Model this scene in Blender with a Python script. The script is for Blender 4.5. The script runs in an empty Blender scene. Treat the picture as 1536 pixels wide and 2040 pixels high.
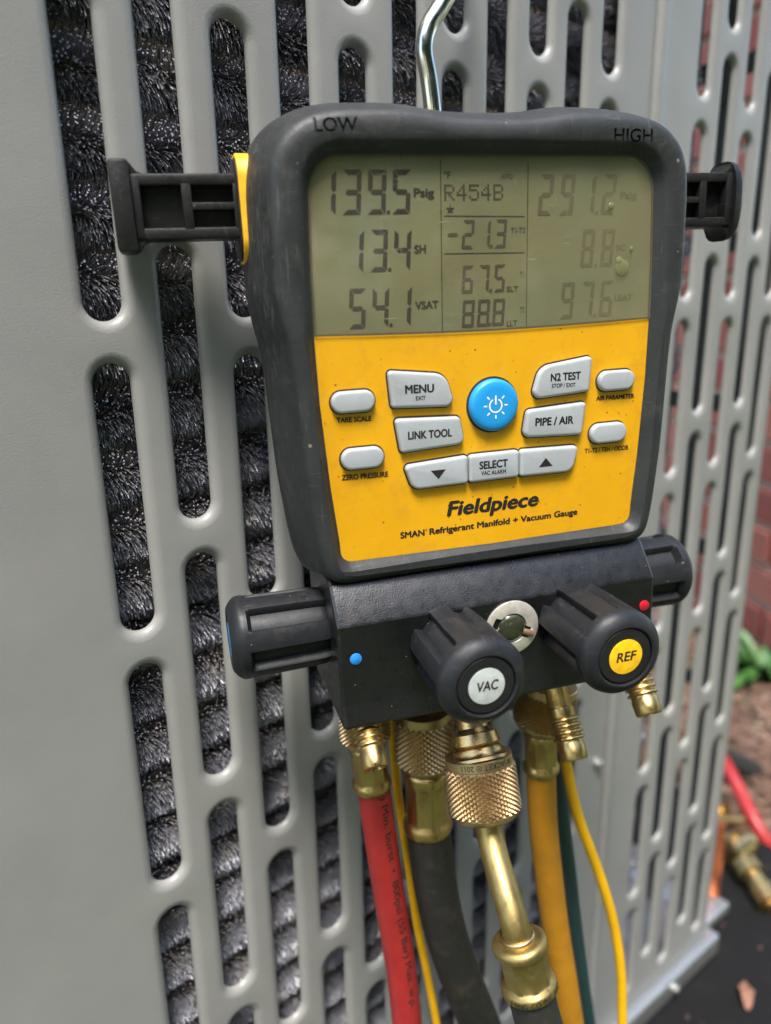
import bpy, bmesh, math, random
import numpy as np
from mathutils import Vector, Matrix

random.seed(7)
rng = np.random.default_rng(7)
S = 0.025          # metres per working unit (one column of grille slots = one unit)
GZ = 27.8          # working height of the soil below z = 0
PI = math.pi
scene = bpy.context.scene
COL = scene.collection

def V(p):
    return Vector((p[0]*S, p[1]*S, (p[2]+GZ)*S))

# ------------------------------------------------------------------ camera
cam_d = bpy.data.cameras.new('camera')
cam = bpy.data.objects.new('camera', cam_d)
COL.objects.link(cam)
CR = ((0.7890, -0.6141, -0.0169), (-0.1784, -0.2027, -0.9628), (0.5879, 0.7627, -0.2695))
CP = (-3.2186, -9.8765, -3.5876)
m = Matrix(((CR[0][0], -CR[1][0], -CR[2][0]), (CR[0][1], -CR[1][1], -CR[2][1]), (CR[0][2], -CR[1][2], -CR[2][2])))
cam.matrix_world = Matrix.Translation(V(CP)) @ m.to_4x4()
cam_d.sensor_width = 36
cam_d.lens = 26.29
cam_d.clip_start = 0.01
cam_d.clip_end = 200
cam_d.dof.use_dof = True
cam_d.dof.focus_distance = 10.2*S
cam_d.dof.aperture_fstop = 6.3
scene.camera = cam

# ------------------------------------------------------------------ light
SUN_EL, SUN_AZ = math.radians(66), math.radians(225)     # azimuth from +Y, clockwise
w = bpy.data.worlds.new('World')
scene.world = w
w.use_nodes = True
nt = w.node_tree
bg = nt.nodes['Background']
sky = nt.nodes.new('ShaderNodeTexSky')
sky.sky_type = 'NISHITA'
sky.sun_disc = False
sky.sun_elevation = SUN_EL
sky.sun_rotation = SUN_AZ
sky.air_density = 1.3
sky.dust_density = 2.0
sky.ozone_density = 1.0
nt.links.new(sky.outputs[0], bg.inputs[0])
bg.inputs[1].default_value = 0.15
sd = bpy.data.lights.new('sun', 'SUN')
sd.energy = 2.4
sd.angle = math.radians(18)
sd.color = (1.0, 0.96, 0.90)
so = bpy.data.objects.new('sun', sd)
COL.objects.link(so)
dvec = Vector((math.sin(SUN_AZ)*math.cos(SUN_EL), math.cos(SUN_AZ)*math.cos(SUN_EL), math.sin(SUN_EL)))
so.rotation_euler = dvec.to_track_quat('Z', 'Y').to_euler()
so.location = V((0, -40, 60))
scene.view_settings.view_transform = 'Standard'
scene.view_settings.look = 'None'
scene.view_settings.exposure = 1.5
scene.view_settings.gamma = 1.0
scene.render.film_transparent = False

# ------------------------------------------------------------------ materials
class NT:
    def __init__(s, name):
        s.m = bpy.data.materials.new(name); s.m.use_nodes = True
        s.t = s.m.node_tree
        s.b = s.t.nodes['Principled BSDF']
        tc = s.t.nodes.new('ShaderNodeTexCoord')
        mp = s.t.nodes.new('ShaderNodeMapping')
        mp.inputs['Scale'].default_value = (1/S,)*3
        s.t.links.new(tc.outputs['Object'], mp.inputs[0])
        s.co = mp.outputs[0]
    def mapped(s, scale, rot=(0, 0, 0)):
        mp = s.t.nodes.new('ShaderNodeMapping')
        mp.inputs['Scale'].default_value = scale
        mp.inputs['Rotation'].default_value = rot
        s.t.links.new(s.co, mp.inputs[0]); return mp.outputs[0]
    def noise(s, scale, detail=4, rough=.55, co=None, dist=0):
        n = s.t.nodes.new('ShaderNodeTexNoise')
        n.inputs['Scale'].default_value = scale; n.inputs['Detail'].default_value = detail
        n.inputs['Roughness'].default_value = rough; n.inputs['Distortion'].default_value = dist
        s.t.links.new(co or s.co, n.inputs['Vector']); return n.outputs['Fac']
    def voro(s, scale, co=None, feature='F1', out='Distance'):
        n = s.t.nodes.new('ShaderNodeTexVoronoi'); n.feature = feature
        n.inputs['Scale'].default_value = scale
        s.t.links.new(co or s.co, n.inputs['Vector']); return n.outputs[out]
    def ramp(s, src, stops):
        n = s.t.nodes.new('ShaderNodeValToRGB')
        e = n.color_ramp.elements
        while len(e) < len(stops): e.new(.5)
        for k, (p, c) in enumerate(stops):
            e[k].position = p
            e[k].color = (c, c, c, 1) if not isinstance(c, tuple) else (*c, 1)
        s.t.links.new(src, n.inputs[0]); return n.outputs[0]
    def mix(s, fac, a, b, mode='MIX'):
        n = s.t.nodes.new('ShaderNodeMix'); n.data_type = 'RGBA'; n.blend_type = mode
        for i, v in ((0, fac), (6, a), (7, b)):
            if hasattr(v, 'node'): s.t.links.new(v, n.inputs[i])
            elif isinstance(v, tuple): n.inputs[i].default_value = (*v, 1)
            else: n.inputs[i].default_value = v
        return n.outputs[2]
    def math(s, op, a, b=0.0):
        n = s.t.nodes.new('ShaderNodeMath'); n.operation = op
        for i, v in ((0, a), (1, b)):
            if hasattr(v, 'node'): s.t.links.new(v, n.inputs[i])
            else: n.inputs[i].default_value = v
        return n.outputs[0]
    def set(s, key, v):
        if hasattr(v, 'node'): s.t.links.new(v, s.b.inputs[key])
        elif isinstance(v, tuple): s.b.inputs[key].default_value = (*v, 1)
        else: s.b.inputs[key].default_value = v
        return s
    def bump(s, h, strength=.3, dist=.02, prev=None):
        n = s.t.nodes.new('ShaderNodeBump')
        n.inputs['Strength'].default_value = strength
        n.inputs['Distance'].default_value = dist*S
        s.t.links.new(h, n.inputs['Height'])
        if prev: s.t.links.new(prev, n.inputs['Normal'])
        s.t.links.new(n.outputs[0], s.b.inputs['Normal']); return n.outputs[0]

def plain(name, col, rough=.5, metal=0, spec=.5, grain=.06):
    k = NT(name)
    n = k.noise(9, 5)
    a = tuple(max(0, c*(1-grain*3)) for c in col); b = tuple(c*(1+grain*3) for c in col)
    k.set('Base Color', k.ramp(n, [(.25, a), (.75, b)])).set('Metallic', metal).set('Specular IOR Level', spec)
    k.set('Roughness', k.ramp(k.noise(14, 4), [(.2, max(0, rough-.08)), (.8, min(1, rough+.08))]))
    return k

M = {}
# powder-coated cabinet steel
k = NT('grey_paint')
base = k.ramp(k.noise(.55, 5, .6), [(.3, (.234, .234, .222)), (.7, (.268, .267, .252))])
dust = k.ramp(k.noise(3.2, 6, .7), [(.52, 0.0), (.78, .30)])
base = k.mix(dust, base, (.30, .275, .225))
specks = k.ramp(k.voro(2.6), [(.035, .8), (.06, 0.0)])
base = k.mix(k.math('MULTIPLY', specks, k.ramp(k.noise(2.1, 2), [(.62, 0.0), (.66, .7)])), base, (.12, .10, .08))
k.set('Base Color', base).set('Roughness', k.ramp(k.noise(1.3, 6, .65), [(.3, .30), (.7, .44)]))
k.bump(k.noise(44, 1, .5), .12, .03)
M['paint'] = k.m
# worn rubber boot
def black(name, col, rough, dust_amt, grain_scale, grain_str, dustcol=(.14, .125, .10), scratch=True, spec=.3, gd=3):
    k = NT(name)
    b = k.ramp(k.noise(1.6, 6, .65), [(.3, tuple(c*.8 for c in col)), (.7, tuple(c*1.25 for c in col))])
    if dust_amt:
        d = k.ramp(k.noise(2.6, 8, .75, dist=.6), [(.54, 0.0), (.84, dust_amt*.8)])
        b = k.mix(d, b, dustcol)
        sp = k.ramp(k.voro(7), [(.05, .8), (.09, 0.0)])
        sp = k.math('MULTIPLY', sp, k.ramp(k.noise(5, 3), [(.56, 0.0), (.62, .8)]))
        b = k.mix(sp, b, (.30, .26, .21))
        sp = k.ramp(k.voro(3.0), [(.055, .85), (.085, 0.0)])
        sp = k.math('MULTIPLY', sp, k.ramp(k.noise(1.9, 2), [(.60, 0.0), (.63, .7)]))
        b = k.mix(sp, b, (.36, .27, .19))
    if scratch:
        for sc, rt in (((1.5, 1.5, 26), (.4, .9, 0)), ((22, 1.2, 1.2), (.2, .5, .8))):
            s_ = k.ramp(k.noise(1.7, 3, .5, co=k.mapped(sc, rt)), [(.66, 0.0), (.72, .30*max(dust_amt, .3))])
            b = k.mix(s_, b, (.24, .225, .20))
    if name == 'boot_rubber':
        # abraded left flank and chipped right flank
        sx_ = k.t.nodes.new('ShaderNodeSeparateXYZ'); k.t.links.new(k.co, sx_.inputs[0])
        fl = k.ramp(k.math('MULTIPLY', sx_.outputs[0], -.3), [(.80, 0.0), (.88, 1.0)])
        st_ = k.ramp(k.noise(2.2, 5, .7, co=k.mapped((9, 9, 1.3), (0, .15, 0))), [(.52, 0.0), (.66, .55)])
        b = k.mix(k.math('MULTIPLY', fl, st_), b, (.15, .14, .125))
        fr2 = k.ramp(k.math('MULTIPLY', sx_.outputs[0], .3), [(.74, 0.0), (.78, 1.0)])
        ch = k.ramp(k.voro(2.1), [(.10, .9), (.15, 0.0)])
        ch = k.math('MULTIPLY', ch, k.ramp(k.noise(7, 3), [(.45, 0.0), (.55, 1.0)]))
        b = k.mix(k.math('MULTIPLY', fr2, ch), b, (.27, .20, .15))
    k.set('Base Color', b).set('Roughness', k.ramp(k.noise(7, 5), [(.3, rough-.07), (.7, rough+.09)])).set('Specular IOR Level', spec)
    k.bump(k.noise(grain_scale, gd, .6), grain_str, .03)
    M[name] = k.m
black('boot_rubber', (.024, .026, .026), .50, .45, 30, .14, spec=.35)
black('bar_plastic', (.013, .013, .013), .42, .40, 22, .16)
black('knob_rubber', (.012, .013, .015), .44, .30, 34, .06)
black('manifold_coat', (.004, .004, .0045), .31, .03, 60, .16, scratch=False, spec=.70, gd=1)
black('cap_black', (.012, .012, .013), .45, .15, 20, .05, scratch=False)
# printed yellow face
k = NT('yellow_face')
b = k.ramp(k.noise(.8, 5), [(.3, (.64, .312, .003)), (.7, (.71, .358, .005))])
sp = k.ramp(k.voro(7), [(.07, 1.0), (.12, 0.0)])
sp = k.math('MULTIPLY', sp, k.ramp(k.noise(2.6, 4), [(.42, 0.0), (.55, .9)]))
b = k.mix(sp, b, (.17, .075, .01))
st = k.ramp(k.noise(1.5, 9, .75, dist=.7), [(.50, 0.0), (.72, .50)])
b = k.mix(st, b, (.42, .20, .02))
sp2 = k.ramp(k.voro(2.3), [(.028, 1.0), (.045, 0.0)])
b = k.mix(k.math('MULTIPLY', sp2, .8), b, (.10, .05, .015))
k.set('Base Color', b).set('Roughness', k.ramp(k.noise(6, 4), [(.3, .33), (.7, .5)]))
k.bump(k.noise(40, 2), .08, .02)
M['yellow_face'] = k.m
M['yellow_clip'] = plain('yellow_clip', (.82, .42, .01), .45).m
# reflective display backing and its pane
k = NT('display_grey_green')
b = k.ramp(k.noise(.7, 4, dist=.5), [(.3, (.135, .130, .064)), (.7, (.195, .182, .088))])
b = k.mix(k.ramp(k.noise(.5, 3, co=k.mapped((1, 1, 1.6))), [(.45, 0.0), (.7, .35)]), b, (.125, .185, .135))
k.set('Base Color', b).set('Roughness', .38)
M['display'] = k.m
for nm, c in (('segment_dark', (.036, .026, .022)), ('segment_mid', (.064, .050, .036)), ('segment_faint', (.092, .074, .042))):  # figures paled in colour towards the right, standing in for screen glare
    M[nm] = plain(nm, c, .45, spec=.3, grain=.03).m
k = NT('clear_pane')
t = k.t
lw = t.nodes.new('ShaderNodeLayerWeight')
fres = k.math('ADD', k.math('MULTIPLY', k.math('POWER', lw.outputs['Facing'], 5.0), .96), .04)
tr = t.nodes.new('ShaderNodeBsdfTransparent'); gl = t.nodes.new('ShaderNodeBsdfGlossy'); gl.inputs['Roughness'].default_value = .06
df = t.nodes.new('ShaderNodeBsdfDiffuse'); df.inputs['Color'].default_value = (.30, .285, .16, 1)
mx = t.nodes.new('ShaderNodeMixShader'); mx2 = t.nodes.new('ShaderNodeMixShader')
t.links.new(fres, mx.inputs[0]); t.links.new(tr.outputs[0], mx.inputs[1]); t.links.new(gl.outputs[0], mx.inputs[2])
scr = None
for sc, rt in (((2, 1, 40), (0, .5, 0)), ((45, 1, 2), (0, .35, 0)), ((3, 1, 34), (0, -1.1, 0))):
    s_ = k.ramp(k.noise(1.2, 2, .5, co=k.mapped(sc, rt)), [(.64, 0.0), (.72, .5)])
    s_ = k.math('MULTIPLY', s_, k.ramp(k.noise(1.3, 3), [(.45, 0.0), (.58, 1.0)]))
    scr = s_ if scr is None else k.math('MAXIMUM', scr, s_)
smear_glare = k.ramp(k.noise(1.0, 7, .68, dist=1.2), [(.42, .02), (.78, .13)])
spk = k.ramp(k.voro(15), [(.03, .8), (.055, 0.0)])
smear_glare = k.math('MAXIMUM', smear_glare, k.math('MULTIPLY', spk, k.ramp(k.noise(3.1, 3), [(.56, 0.0), (.62, .9)])))
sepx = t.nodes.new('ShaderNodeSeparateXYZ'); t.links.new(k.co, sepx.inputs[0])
glare_film = k.ramp(k.math('ADD', k.math('MULTIPLY', sepx.outputs[0], .25), k.math('MULTIPLY', k.noise(.6, 4), .9)), [(.50, 0.0), (1.05, .30)])  # glare over the right-hand figures, painted as a pale film
smear_glare = k.math('ADD', smear_glare, glare_film)
scr = k.math('MAXIMUM', scr, smear_glare)
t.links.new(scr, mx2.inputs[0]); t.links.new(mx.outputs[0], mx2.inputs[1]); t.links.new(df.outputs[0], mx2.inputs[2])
t.links.new(mx2.outputs[0], t.nodes['Material Output'].inputs[0])
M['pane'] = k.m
k = NT('drop'); k.set('Base Color', (.26, .26, .12)).set('Roughness', .10).set('Alpha', .40); M['drop'] = k.m
# keypad
k = NT('button_grey')
b = k.ramp(k.noise(3, 5), [(.3, (.33, .352, .36)), (.7, (.38, .40, .41))])
b = k.mix(k.ramp(k.noise(4.2, 7, .7, dist=.5), [(.58, 0.0), (.78, .35)]), b, (.24, .18, .12))
k.set('Base Color', b).set('Roughness', .42); M['button'] = k.m
k = NT('button_blue')
b = k.mix(k.ramp(k.noise(2.4, 7, .7), [(.58, 0.0), (.75, .4)]), (.012, .27, .62), (.10, .17, .22))
k.set('Base Color', b).set('Roughness', .42); M['blue'] = k.m
M['white_print'] = plain('white_print', (.75, .77, .78), .5).m
M['black_print'] = plain('black_print', (.018, .016, .014), .55, spec=.3).m
M['gap_shade'] = plain('gap_shade', (.03, .022, .012), .6).m  # painted shade of the gaps round the buttons
M['cap_grey'] = plain('cap_grey', (.42, .45, .43), .45).m
M['cap_yellow'] = plain('cap_yellow', (.83, .47, .008), .45).m
M['cap_blue'] = plain('cap_blue', (.02, .30, .68), .4).m
M['dot_red'] = plain('dot_red', (.50, .008, .02), .4).m
M['dot_blue'] = plain('dot_blue', (.02, .22, .62), .4).m
# metals
def brass(name, col, rough, tarnish, tcol=(.15, .098, .040)):
    k = NT(name)
    b = k.ramp(k.noise(2.2, 5, .6), [(.3, tuple(c*.85 for c in col)), (.7, col)])
    b = k.mix(k.ramp(k.noise(4.5, 8, .72, dist=.5), [(.50, 0.0), (.78, tarnish)]), b, tcol)
    k.set('Base Color', b).set('Metallic', 1.0)
    k.set('Roughness', k.ramp(k.noise(5, 6, .7), [(.3, rough-.06), (.75, rough+.16)]))
    k.bump(k.noise(14, 6, .7), .16, .02)
    M[name] = k.m
brass('brass', (.56, .40, .165), .30, .55)
brass('brass_bright', (.62, .44, .20), .27, .45)
brass('brass_knurl', (.60, .44, .24), .36, .42)
brass('brass_old', (.42, .31, .12), .42, .80)
k = NT('chrome')
k.set('Base Color', (.62, .62, .58)).set('Metallic', 1.0).set('Roughness', k.ramp(k.noise(6, 5), [(.3, .13), (.7, .24)])); M['chrome'] = k.m
M['nickel'] = plain('nickel', (.80, .74, .64), .38, .65).m
M['zinc'] = plain('zinc', (.50, .50, .48), .42, .9).m
M['steel_dark'] = plain('steel_dark', (.10, .10, .10), .5, .6).m
k = NT('sight_glass_green'); k.set('Base Color', (.030, .034, .018)).set('Roughness', .07).set('Coat Weight', .6); M['sight'] = k.m
M['pin'] = plain('pin', (.42, .26, .18), .4, .7).m
# hoses
def hose_mat(name, col, rough, dirt, dcol):
    k = NT(name)
    b = k.ramp(k.noise(1.4, 4), [(.3, tuple(c*.86 for c in col)), (.7, tuple(c*1.1 for c in col))])
    b = k.mix(k.ramp(k.noise(2.6, 8, .72, dist=.8), [(.52, 0.0), (.76, dirt)]), b, dcol)
    s_ = k.ramp(k.voro(7.5), [(.05, .6), (.09, 0.0)])
    b = k.mix(k.math('MULTIPLY', s_, dirt), b, dcol)
    k.set('Base Color', b).set('Roughness', k.ramp(k.noise(8, 4), [(.3, rough-.08), (.7, rough+.1)]))
    k.bump(k.noise(16, 5, .6), .15, .02)
    M[name] = k.m
hose_mat('hose_red', (.32, .018, .018), .42, .30, (.25, .03, .03))
hose_mat('hose_black', (.014, .013, .011), .60, .80, (.062, .042, .027))
hose_mat('hose_ochre', (.40, .175, .008), .45, .35, (.22, .09, .008))
hose_mat('cord_yellow', (.86, .46, .004), .36, .18, (.55, .27, .01))
hose_mat('cord_green', (.012, .042, .043), .45, .25, (.05, .07, .06))
# coil fins
k = NT('fin_aluminium')
b = k.ramp(k.noise(1.3, 6, .7), [(.25, (.27, .275, .31)), (.55, (.43, .43, .48)), (.8, (.55, .49, .38))])
sp3 = k.t.nodes.new('ShaderNodeSeparateXYZ'); k.t.links.new(k.co, sp3.inputs[0])
dz = k.math('MULTIPLY', k.ramp(sp3.outputs[2], [(.28, 0.0), (.44, .85)]), k.ramp(k.noise(2.2, 5, .7), [(.35, .15), (.6, 1.0)]))
b = k.mix(dz, b, (.44, .31, .17))
k.set('Base Color', b).set('Metallic', k.ramp(dz, [(.2, .55), (.7, .05)])).set('Roughness', .48); M['fin'] = k.m
M['tube_core'] = plain('tube_core', (.20, .15, .09), .6, .5).m
M['interior_dark'] = plain('interior_dark', (.012, .012, .013), .8).m  # near-black that paints the darkness inside the cabinet
M['inner_steel'] = plain('inner_steel', (.085, .10, .105), .5, .3).m
# surroundings
k = NT('brick_red')
oi = k.t.nodes.new('ShaderNodeObjectInfo')
b = k.ramp(oi.outputs['Random'], [(0, (.17, .040, .030)), (.5, (.23, .060, .044)), (1, (.28, .10, .072))])
b = k.mix(k.ramp(k.noise(1.4, 7, .7), [(.45, 0.0), (.8, .5)]), b, (.20, .09, .07))
k.set('Base Color', b).set('Roughness', .85); k.bump(k.noise(7, 6, .7), .5, .06); M['brick'] = k.m
k = NT('mortar'); k.set('Base Color', k.ramp(k.noise(4, 6), [(.3, (.34, .27, .21)), (.7, (.48, .39, .31))])).set('Roughness', .9); M['mortar'] = k.m
k = NT('soil')
b = k.ramp(k.noise(.8, 9, .72), [(.3, (.06, .032, .022)), (.55, (.12, .068, .047)), (.75, (.20, .125, .092))])
k.set('Base Color', b).set('Roughness', .95); k.bump(k.noise(2.5, 8, .7), .8, .25); M['soil'] = k.m
k = NT('lawn'); k.set('Base Color', k.ramp(k.noise(.6, 8, .7), [(.3, (.030, .050, .014)), (.7, (.065, .085, .03))])).set('Roughness', .9); k.bump(k.noise(3, 6), .8, .3); M['lawn'] = k.m
k = NT('chip')
oi = k.t.nodes.new('ShaderNodeObjectInfo')
b = k.ramp(k.noise(.35, 3), [(.3, (.07, .040, .026)), (.5, (.15, .088, .058)), (.7, (.23, .16, .115))])
k.set('Base Color', b).set('Roughness', .9); M['chip'] = k.m
k = NT('pad_black')
b = k.mix(k.ramp(k.noise(1.2, 8, .7), [(.5, 0.0), (.8, .4)]), (.005, .005, .005), (.022, .018, .015))
k.set('Base Color', b).set('Roughness', .8).set('Specular IOR Level', .2); k.bump(k.noise(5, 6, .7), .4, .05); M['pad'] = k.m
M['leaf_brown'] = plain('leaf_brown', (.22, .105, .065), .75, grain=.15).m
k = NT('leaf_green')
k.set('Base Color', k.ramp(k.noise(.7, 4), [(.3, (.025, .085, .015)), (.7, (.065, .17, .035))])).set('Roughness', .45); M['leaf_green'] = k.m
k = NT('tree_leaf'); k.set('Base Color', k.ramp(k.noise(.05, 3), [(.3, (.035, .075, .015)), (.7, (.075, .14, .03))])).set('Roughness', .5); M['tree_leaf'] = k.m
M['copper'] = plain('copper', (.55, .17, .07), .4, .8).m
M['foam'] = plain('foam', (.012, .012, .012), .85).m
M['orange'] = plain('orange', (.55, .10, .02), .5).m

# ------------------------------------------------------------------ mesh helpers (working units)
class G:
    def __init__(s): s.v = []; s.f = []; s.tag = []
    def add(s, vs, fs):
        o = len(s.v); s.v += [tuple(p) for p in vs]; s.f += [tuple(o+i for i in f) for f in fs]
    def loops(s, rings, closed=True, cap0=False, cap1=False):
        n = len(rings[0]); o = len(s.v)
        for r in rings: s.v += [tuple(p) for p in r]
        for a in range(len(rings)-1):
            for i in range(n if closed else n-1):
                j = (i+1) % n
                s.f.append((o+a*n+i, o+a*n+j, o+(a+1)*n+j, o+(a+1)*n+i))
        if cap0: s.f.append(tuple(o+i for i in reversed(range(n))))
        if cap1: s.f.append(tuple(o+(len(rings)-1)*n+i for i in range(n)))
    def box(s, lo, hi, b=.02, seg=2):
        bm = bmesh.new()
        bmesh.ops.create_cube(bm, size=1)
        for v in bm.verts:
            v.co = Vector([lo[i]+(v.co[i]+.5)*(hi[i]-lo[i]) for i in range(3)])
        if b: bmesh.ops.bevel(bm, geom=bm.edges[:], offset=b, segments=seg, affect='EDGES', profile=.5)
        bm.verts.index_update()
        s.add([v.co[:] for v in bm.verts], [[v.index for v in f.verts] for f in bm.faces]); bm.free()
    def lathe(s, a, d, prof, n=32, rf=None):
        a = Vector(a); d = Vector(d).normalized()
        x = d.orthogonal().normalized(); y = d.cross(x)
        rings = []
        for t, r in prof:
            ring = []
            for i in range(n):
                th = 2*PI*i/n
                rr = r if rf is None else rf(t, r, th)
                ring.append(a + d*t + (x*math.cos(th)+y*math.sin(th))*rr)
            rings.append(ring)
        s.loops(rings, True, prof[0][1] > 1e-4, prof[-1][1] > 1e-4)
    def map(s, fn): s.v = [tuple(fn(p)) for p in s.v]; return s
    def build(s, name, mat, parent=None, origin=(0, 0, 0), smooth=True, angle=35, link=True):
        me = bpy.data.meshes.new(name)
        me.from_pydata([((p[0]-origin[0])*S, (p[1]-origin[1])*S, (p[2]-origin[2])*S) for p in s.v], [], s.f)
        me.materials.append(M[mat])
        fix(me, smooth, angle)
        return place(name, me, parent, origin)
def fix(me, smooth=True, angle=35, recalc=True):
    if recalc:
        bm = bmesh.new(); bm.from_mesh(me)
        bmesh.ops.recalc_face_normals(bm, faces=bm.faces[:])
        bm.to_mesh(me); bm.free()
    if smooth:
        me.polygons.foreach_set('use_smooth', [True]*len(me.polygons))
        me.set_sharp_from_angle(angle=math.radians(angle))
    me.update()
def place(name, me, parent=None, origin=(0, 0, 0)):
    o = bpy.data.objects.new(name, me); COL.objects.link(o)
    if parent is not None: o.parent = parent
    else: o.location = V(origin)
    return o
def thing(name, label, cat, loc=(0, 0, 0), group=None, rot=None):
    o = bpy.data.objects.new(name, None); COL.objects.link(o)
    o.empty_display_size = .02
    mw = Matrix.Translation(V(loc))
    if rot is not None: mw = mw @ rot.to_4x4()
    o.matrix_world = mw
    tag(o, label, cat, group); return o
def tag(o, label=None, cat=None, group=None, kind=None):
    if label: o['label'] = label
    if cat: o['category'] = cat
    if group: o['group'] = group
    if kind: o['kind'] = kind
    return o

def catmull(pts, per=10):
    P = [Vector(p) for p in pts]
    P = [P[0]*2-P[1]] + P + [P[-1]*2-P[-2]]
    out = []
    for i in range(1, len(P)-2):
        for q in range(per):
            t = q/per; a, b, c, d = P[i-1], P[i], P[i+1], P[i+2]
            out.append(.5*((2*b)+(c-a)*t+(2*a-5*b+4*c-d)*t*t+(3*b-a-3*c+d)*t*t*t))
    out.append(P[-2]); return out
def frames(path, ref=Vector((0, -1, 0))):
    fr = []
    n = None
    for i, p in enumerate(path):
        t = (path[min(i+1, len(path)-1)]-path[max(i-1, 0)]).normalized()
        if n is None: n = (ref-t*ref.dot(t)).normalized()
        else: n = (n-t*n.dot(t)).normalized()
        fr.append((p, t, n, t.cross(n)))
    return fr
def tube(g, path, r, n=20, cap=True, ref=Vector((0, -1, 0))):
    fr = frames(path, ref); rings = []
    for k, (p, t, a, b) in enumerate(fr):
        rr = r(k/(len(fr)-1)) if callable(r) else r
        rings.append([p+(a*math.cos(2*PI*i/n)+b*math.sin(2*PI*i/n))*rr for i in range(n)])
    g.loops(rings, True, cap, cap); return fr

# text is laid down as flat letters on the face it is printed on
FONTQ = []
def text(s, name, parent, mat, at, width=None, cap=.1, align='L', y=-.004, bold=.0, shear=0.0, depth=0.0, fn=None, ang=0.0, kind=None):
    cu = bpy.data.curves.new('lettering', 'FONT'); cu.body = s; cu.size = 1; cu.resolution_u = 4
    cu.extrude = 1.0 if depth else 0.0
    if depth: cu.offset = .018
    o = bpy.data.objects.new('lettering', cu); COL.objects.link(o)
    FONTQ.append(dict(o=o, name=name, parent=parent, mat=mat, at=at, width=width, cap=cap, align=align, y=y, shear=shear, depth=depth, fn=fn, ang=ang, bold=bold))
    return FONTQ[-1]
CAPH = [None]
def flush_text():
    ref = bpy.data.curves.new('lettering', 'FONT'); ref.body = 'H'; ro = bpy.data.objects.new('lettering', ref); COL.objects.link(ro)
    bpy.context.view_layer.update()
    dg = bpy.context.evaluated_depsgraph_get()
    me = bpy.data.meshes.new_from_object(ro.evaluated_get(dg)); CAPH[0] = max(v.co.y for v in me.vertices)
    for q in FONTQ:
        me = bpy.data.meshes.new_from_object(q['o'].evaluated_get(dg))
        if q['bold'] and not q['depth']:
            bm = bmesh.new(); bm.from_mesh(me); src = bm.verts[:]+bm.edges[:]+bm.faces[:]
            bd = q['bold']*2.0
            for dx, dy, dz_ in ((-bd, 0, -.02), (bd, 0, .02), (0, bd*.8, .01), (0, -bd*.8, -.01)):
                ng = bmesh.ops.duplicate(bm, geom=src)['geom']
                for v in ng:
                    if isinstance(v, bmesh.types.BMVert): v.co += Vector((dx, dy, dz_))
            bm.to_mesh(me); bm.free()
        co = np.empty(len(me.vertices)*3); me.vertices.foreach_get('co', co); co = co.reshape(-1, 3)
        x0, x1 = co[:, 0].min(), co[:, 0].max()
        sy = q['cap']/CAPH[0]
        sx = q['width']/(x1-x0) if q['width'] else sy
        X = (co[:, 0]-x0)*sx; Y = co[:, 1]*sy
        Wd = (x1-x0)*sx
        X += q['shear']*Y
        if q['align'] == 'C': X -= Wd/2
        if q['align'] == 'R': X -= Wd
        ca, sa = math.cos(q['ang']), math.sin(q['ang'])
        if q['fn']:
            out = np.array([q['fn'](a, b) for a, b in zip(X, Y)])
        else:
            px = q['at'][0]+X*ca-Y*sa; pz = q['at'][1]+X*sa+Y*ca
            if q['depth']: py = q['y']-np.where(co[:, 2] > 0, q['depth'], -.001)
            else: py = q['y']-co[:, 2]*.02
            out = np.stack([px, py, pz], 1)
        me.vertices.foreach_set('co', (out*S).ravel())
        me.materials.clear(); me.materials.append(M[q['mat']]); me.name = q['name']
        me.update()
        q['mesh'] = me
        if not q['depth']:
            q['obj'] = place(q['name'], me, q['parent'])
    for q in FONTQ: bpy.data.objects.remove(q['o'])
    bpy.data.objects.remove(ro)
    FONTQ.clear()

def round_poly(pts, rads, seg=7):
    out = []
    n = len(pts)
    if not isinstance(rads, (list, tuple)): rads = [rads]*n
    for i in range(n):
        p = Vector(pts[i]); a = Vector(pts[i-1])-p; b = Vector(pts[(i+1) % n])-p
        r = min(rads[i], a.length*.49, b.length*.49)
        if r < 1e-4: out.append(p); continue
        ha = a.normalized(); hb = b.normalized()
        ang = ha.angle(hb); d = r/math.tan(ang/2); d = min(d, a.length*.49, b.length*.49); r = d*math.tan(ang/2)
        c = p+(ha+hb).normalized()*(r/math.sin(ang/2))
        s0 = p+ha*d-c; s1 = p+hb*d-c
        for q in range(seg+1):
            t = q/seg
            v = s0.lerp(s1, t); out.append(c+v.normalized()*r)
    return out
def offset_poly(pts, d):
    # positive d shrinks (points are counter-clockwise or clockwise alike)
    n = len(pts); c = Vector((0, 0))
    area = sum(pts[i].x*pts[(i+1) % n].y-pts[(i+1) % n].x*pts[i].y for i in range(n))
    sg = 1 if area > 0 else -1
    out = []
    for i in range(n):
        a = pts[i-1]; p = pts[i]; b = pts[(i+1) % n]
        e = (b-a)
        if e.length < 1e-6: out.append(p.copy()); continue
        e.normalize()
        out.append(p+Vector((-e.y, e.x))*d*sg)
    return out

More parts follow.
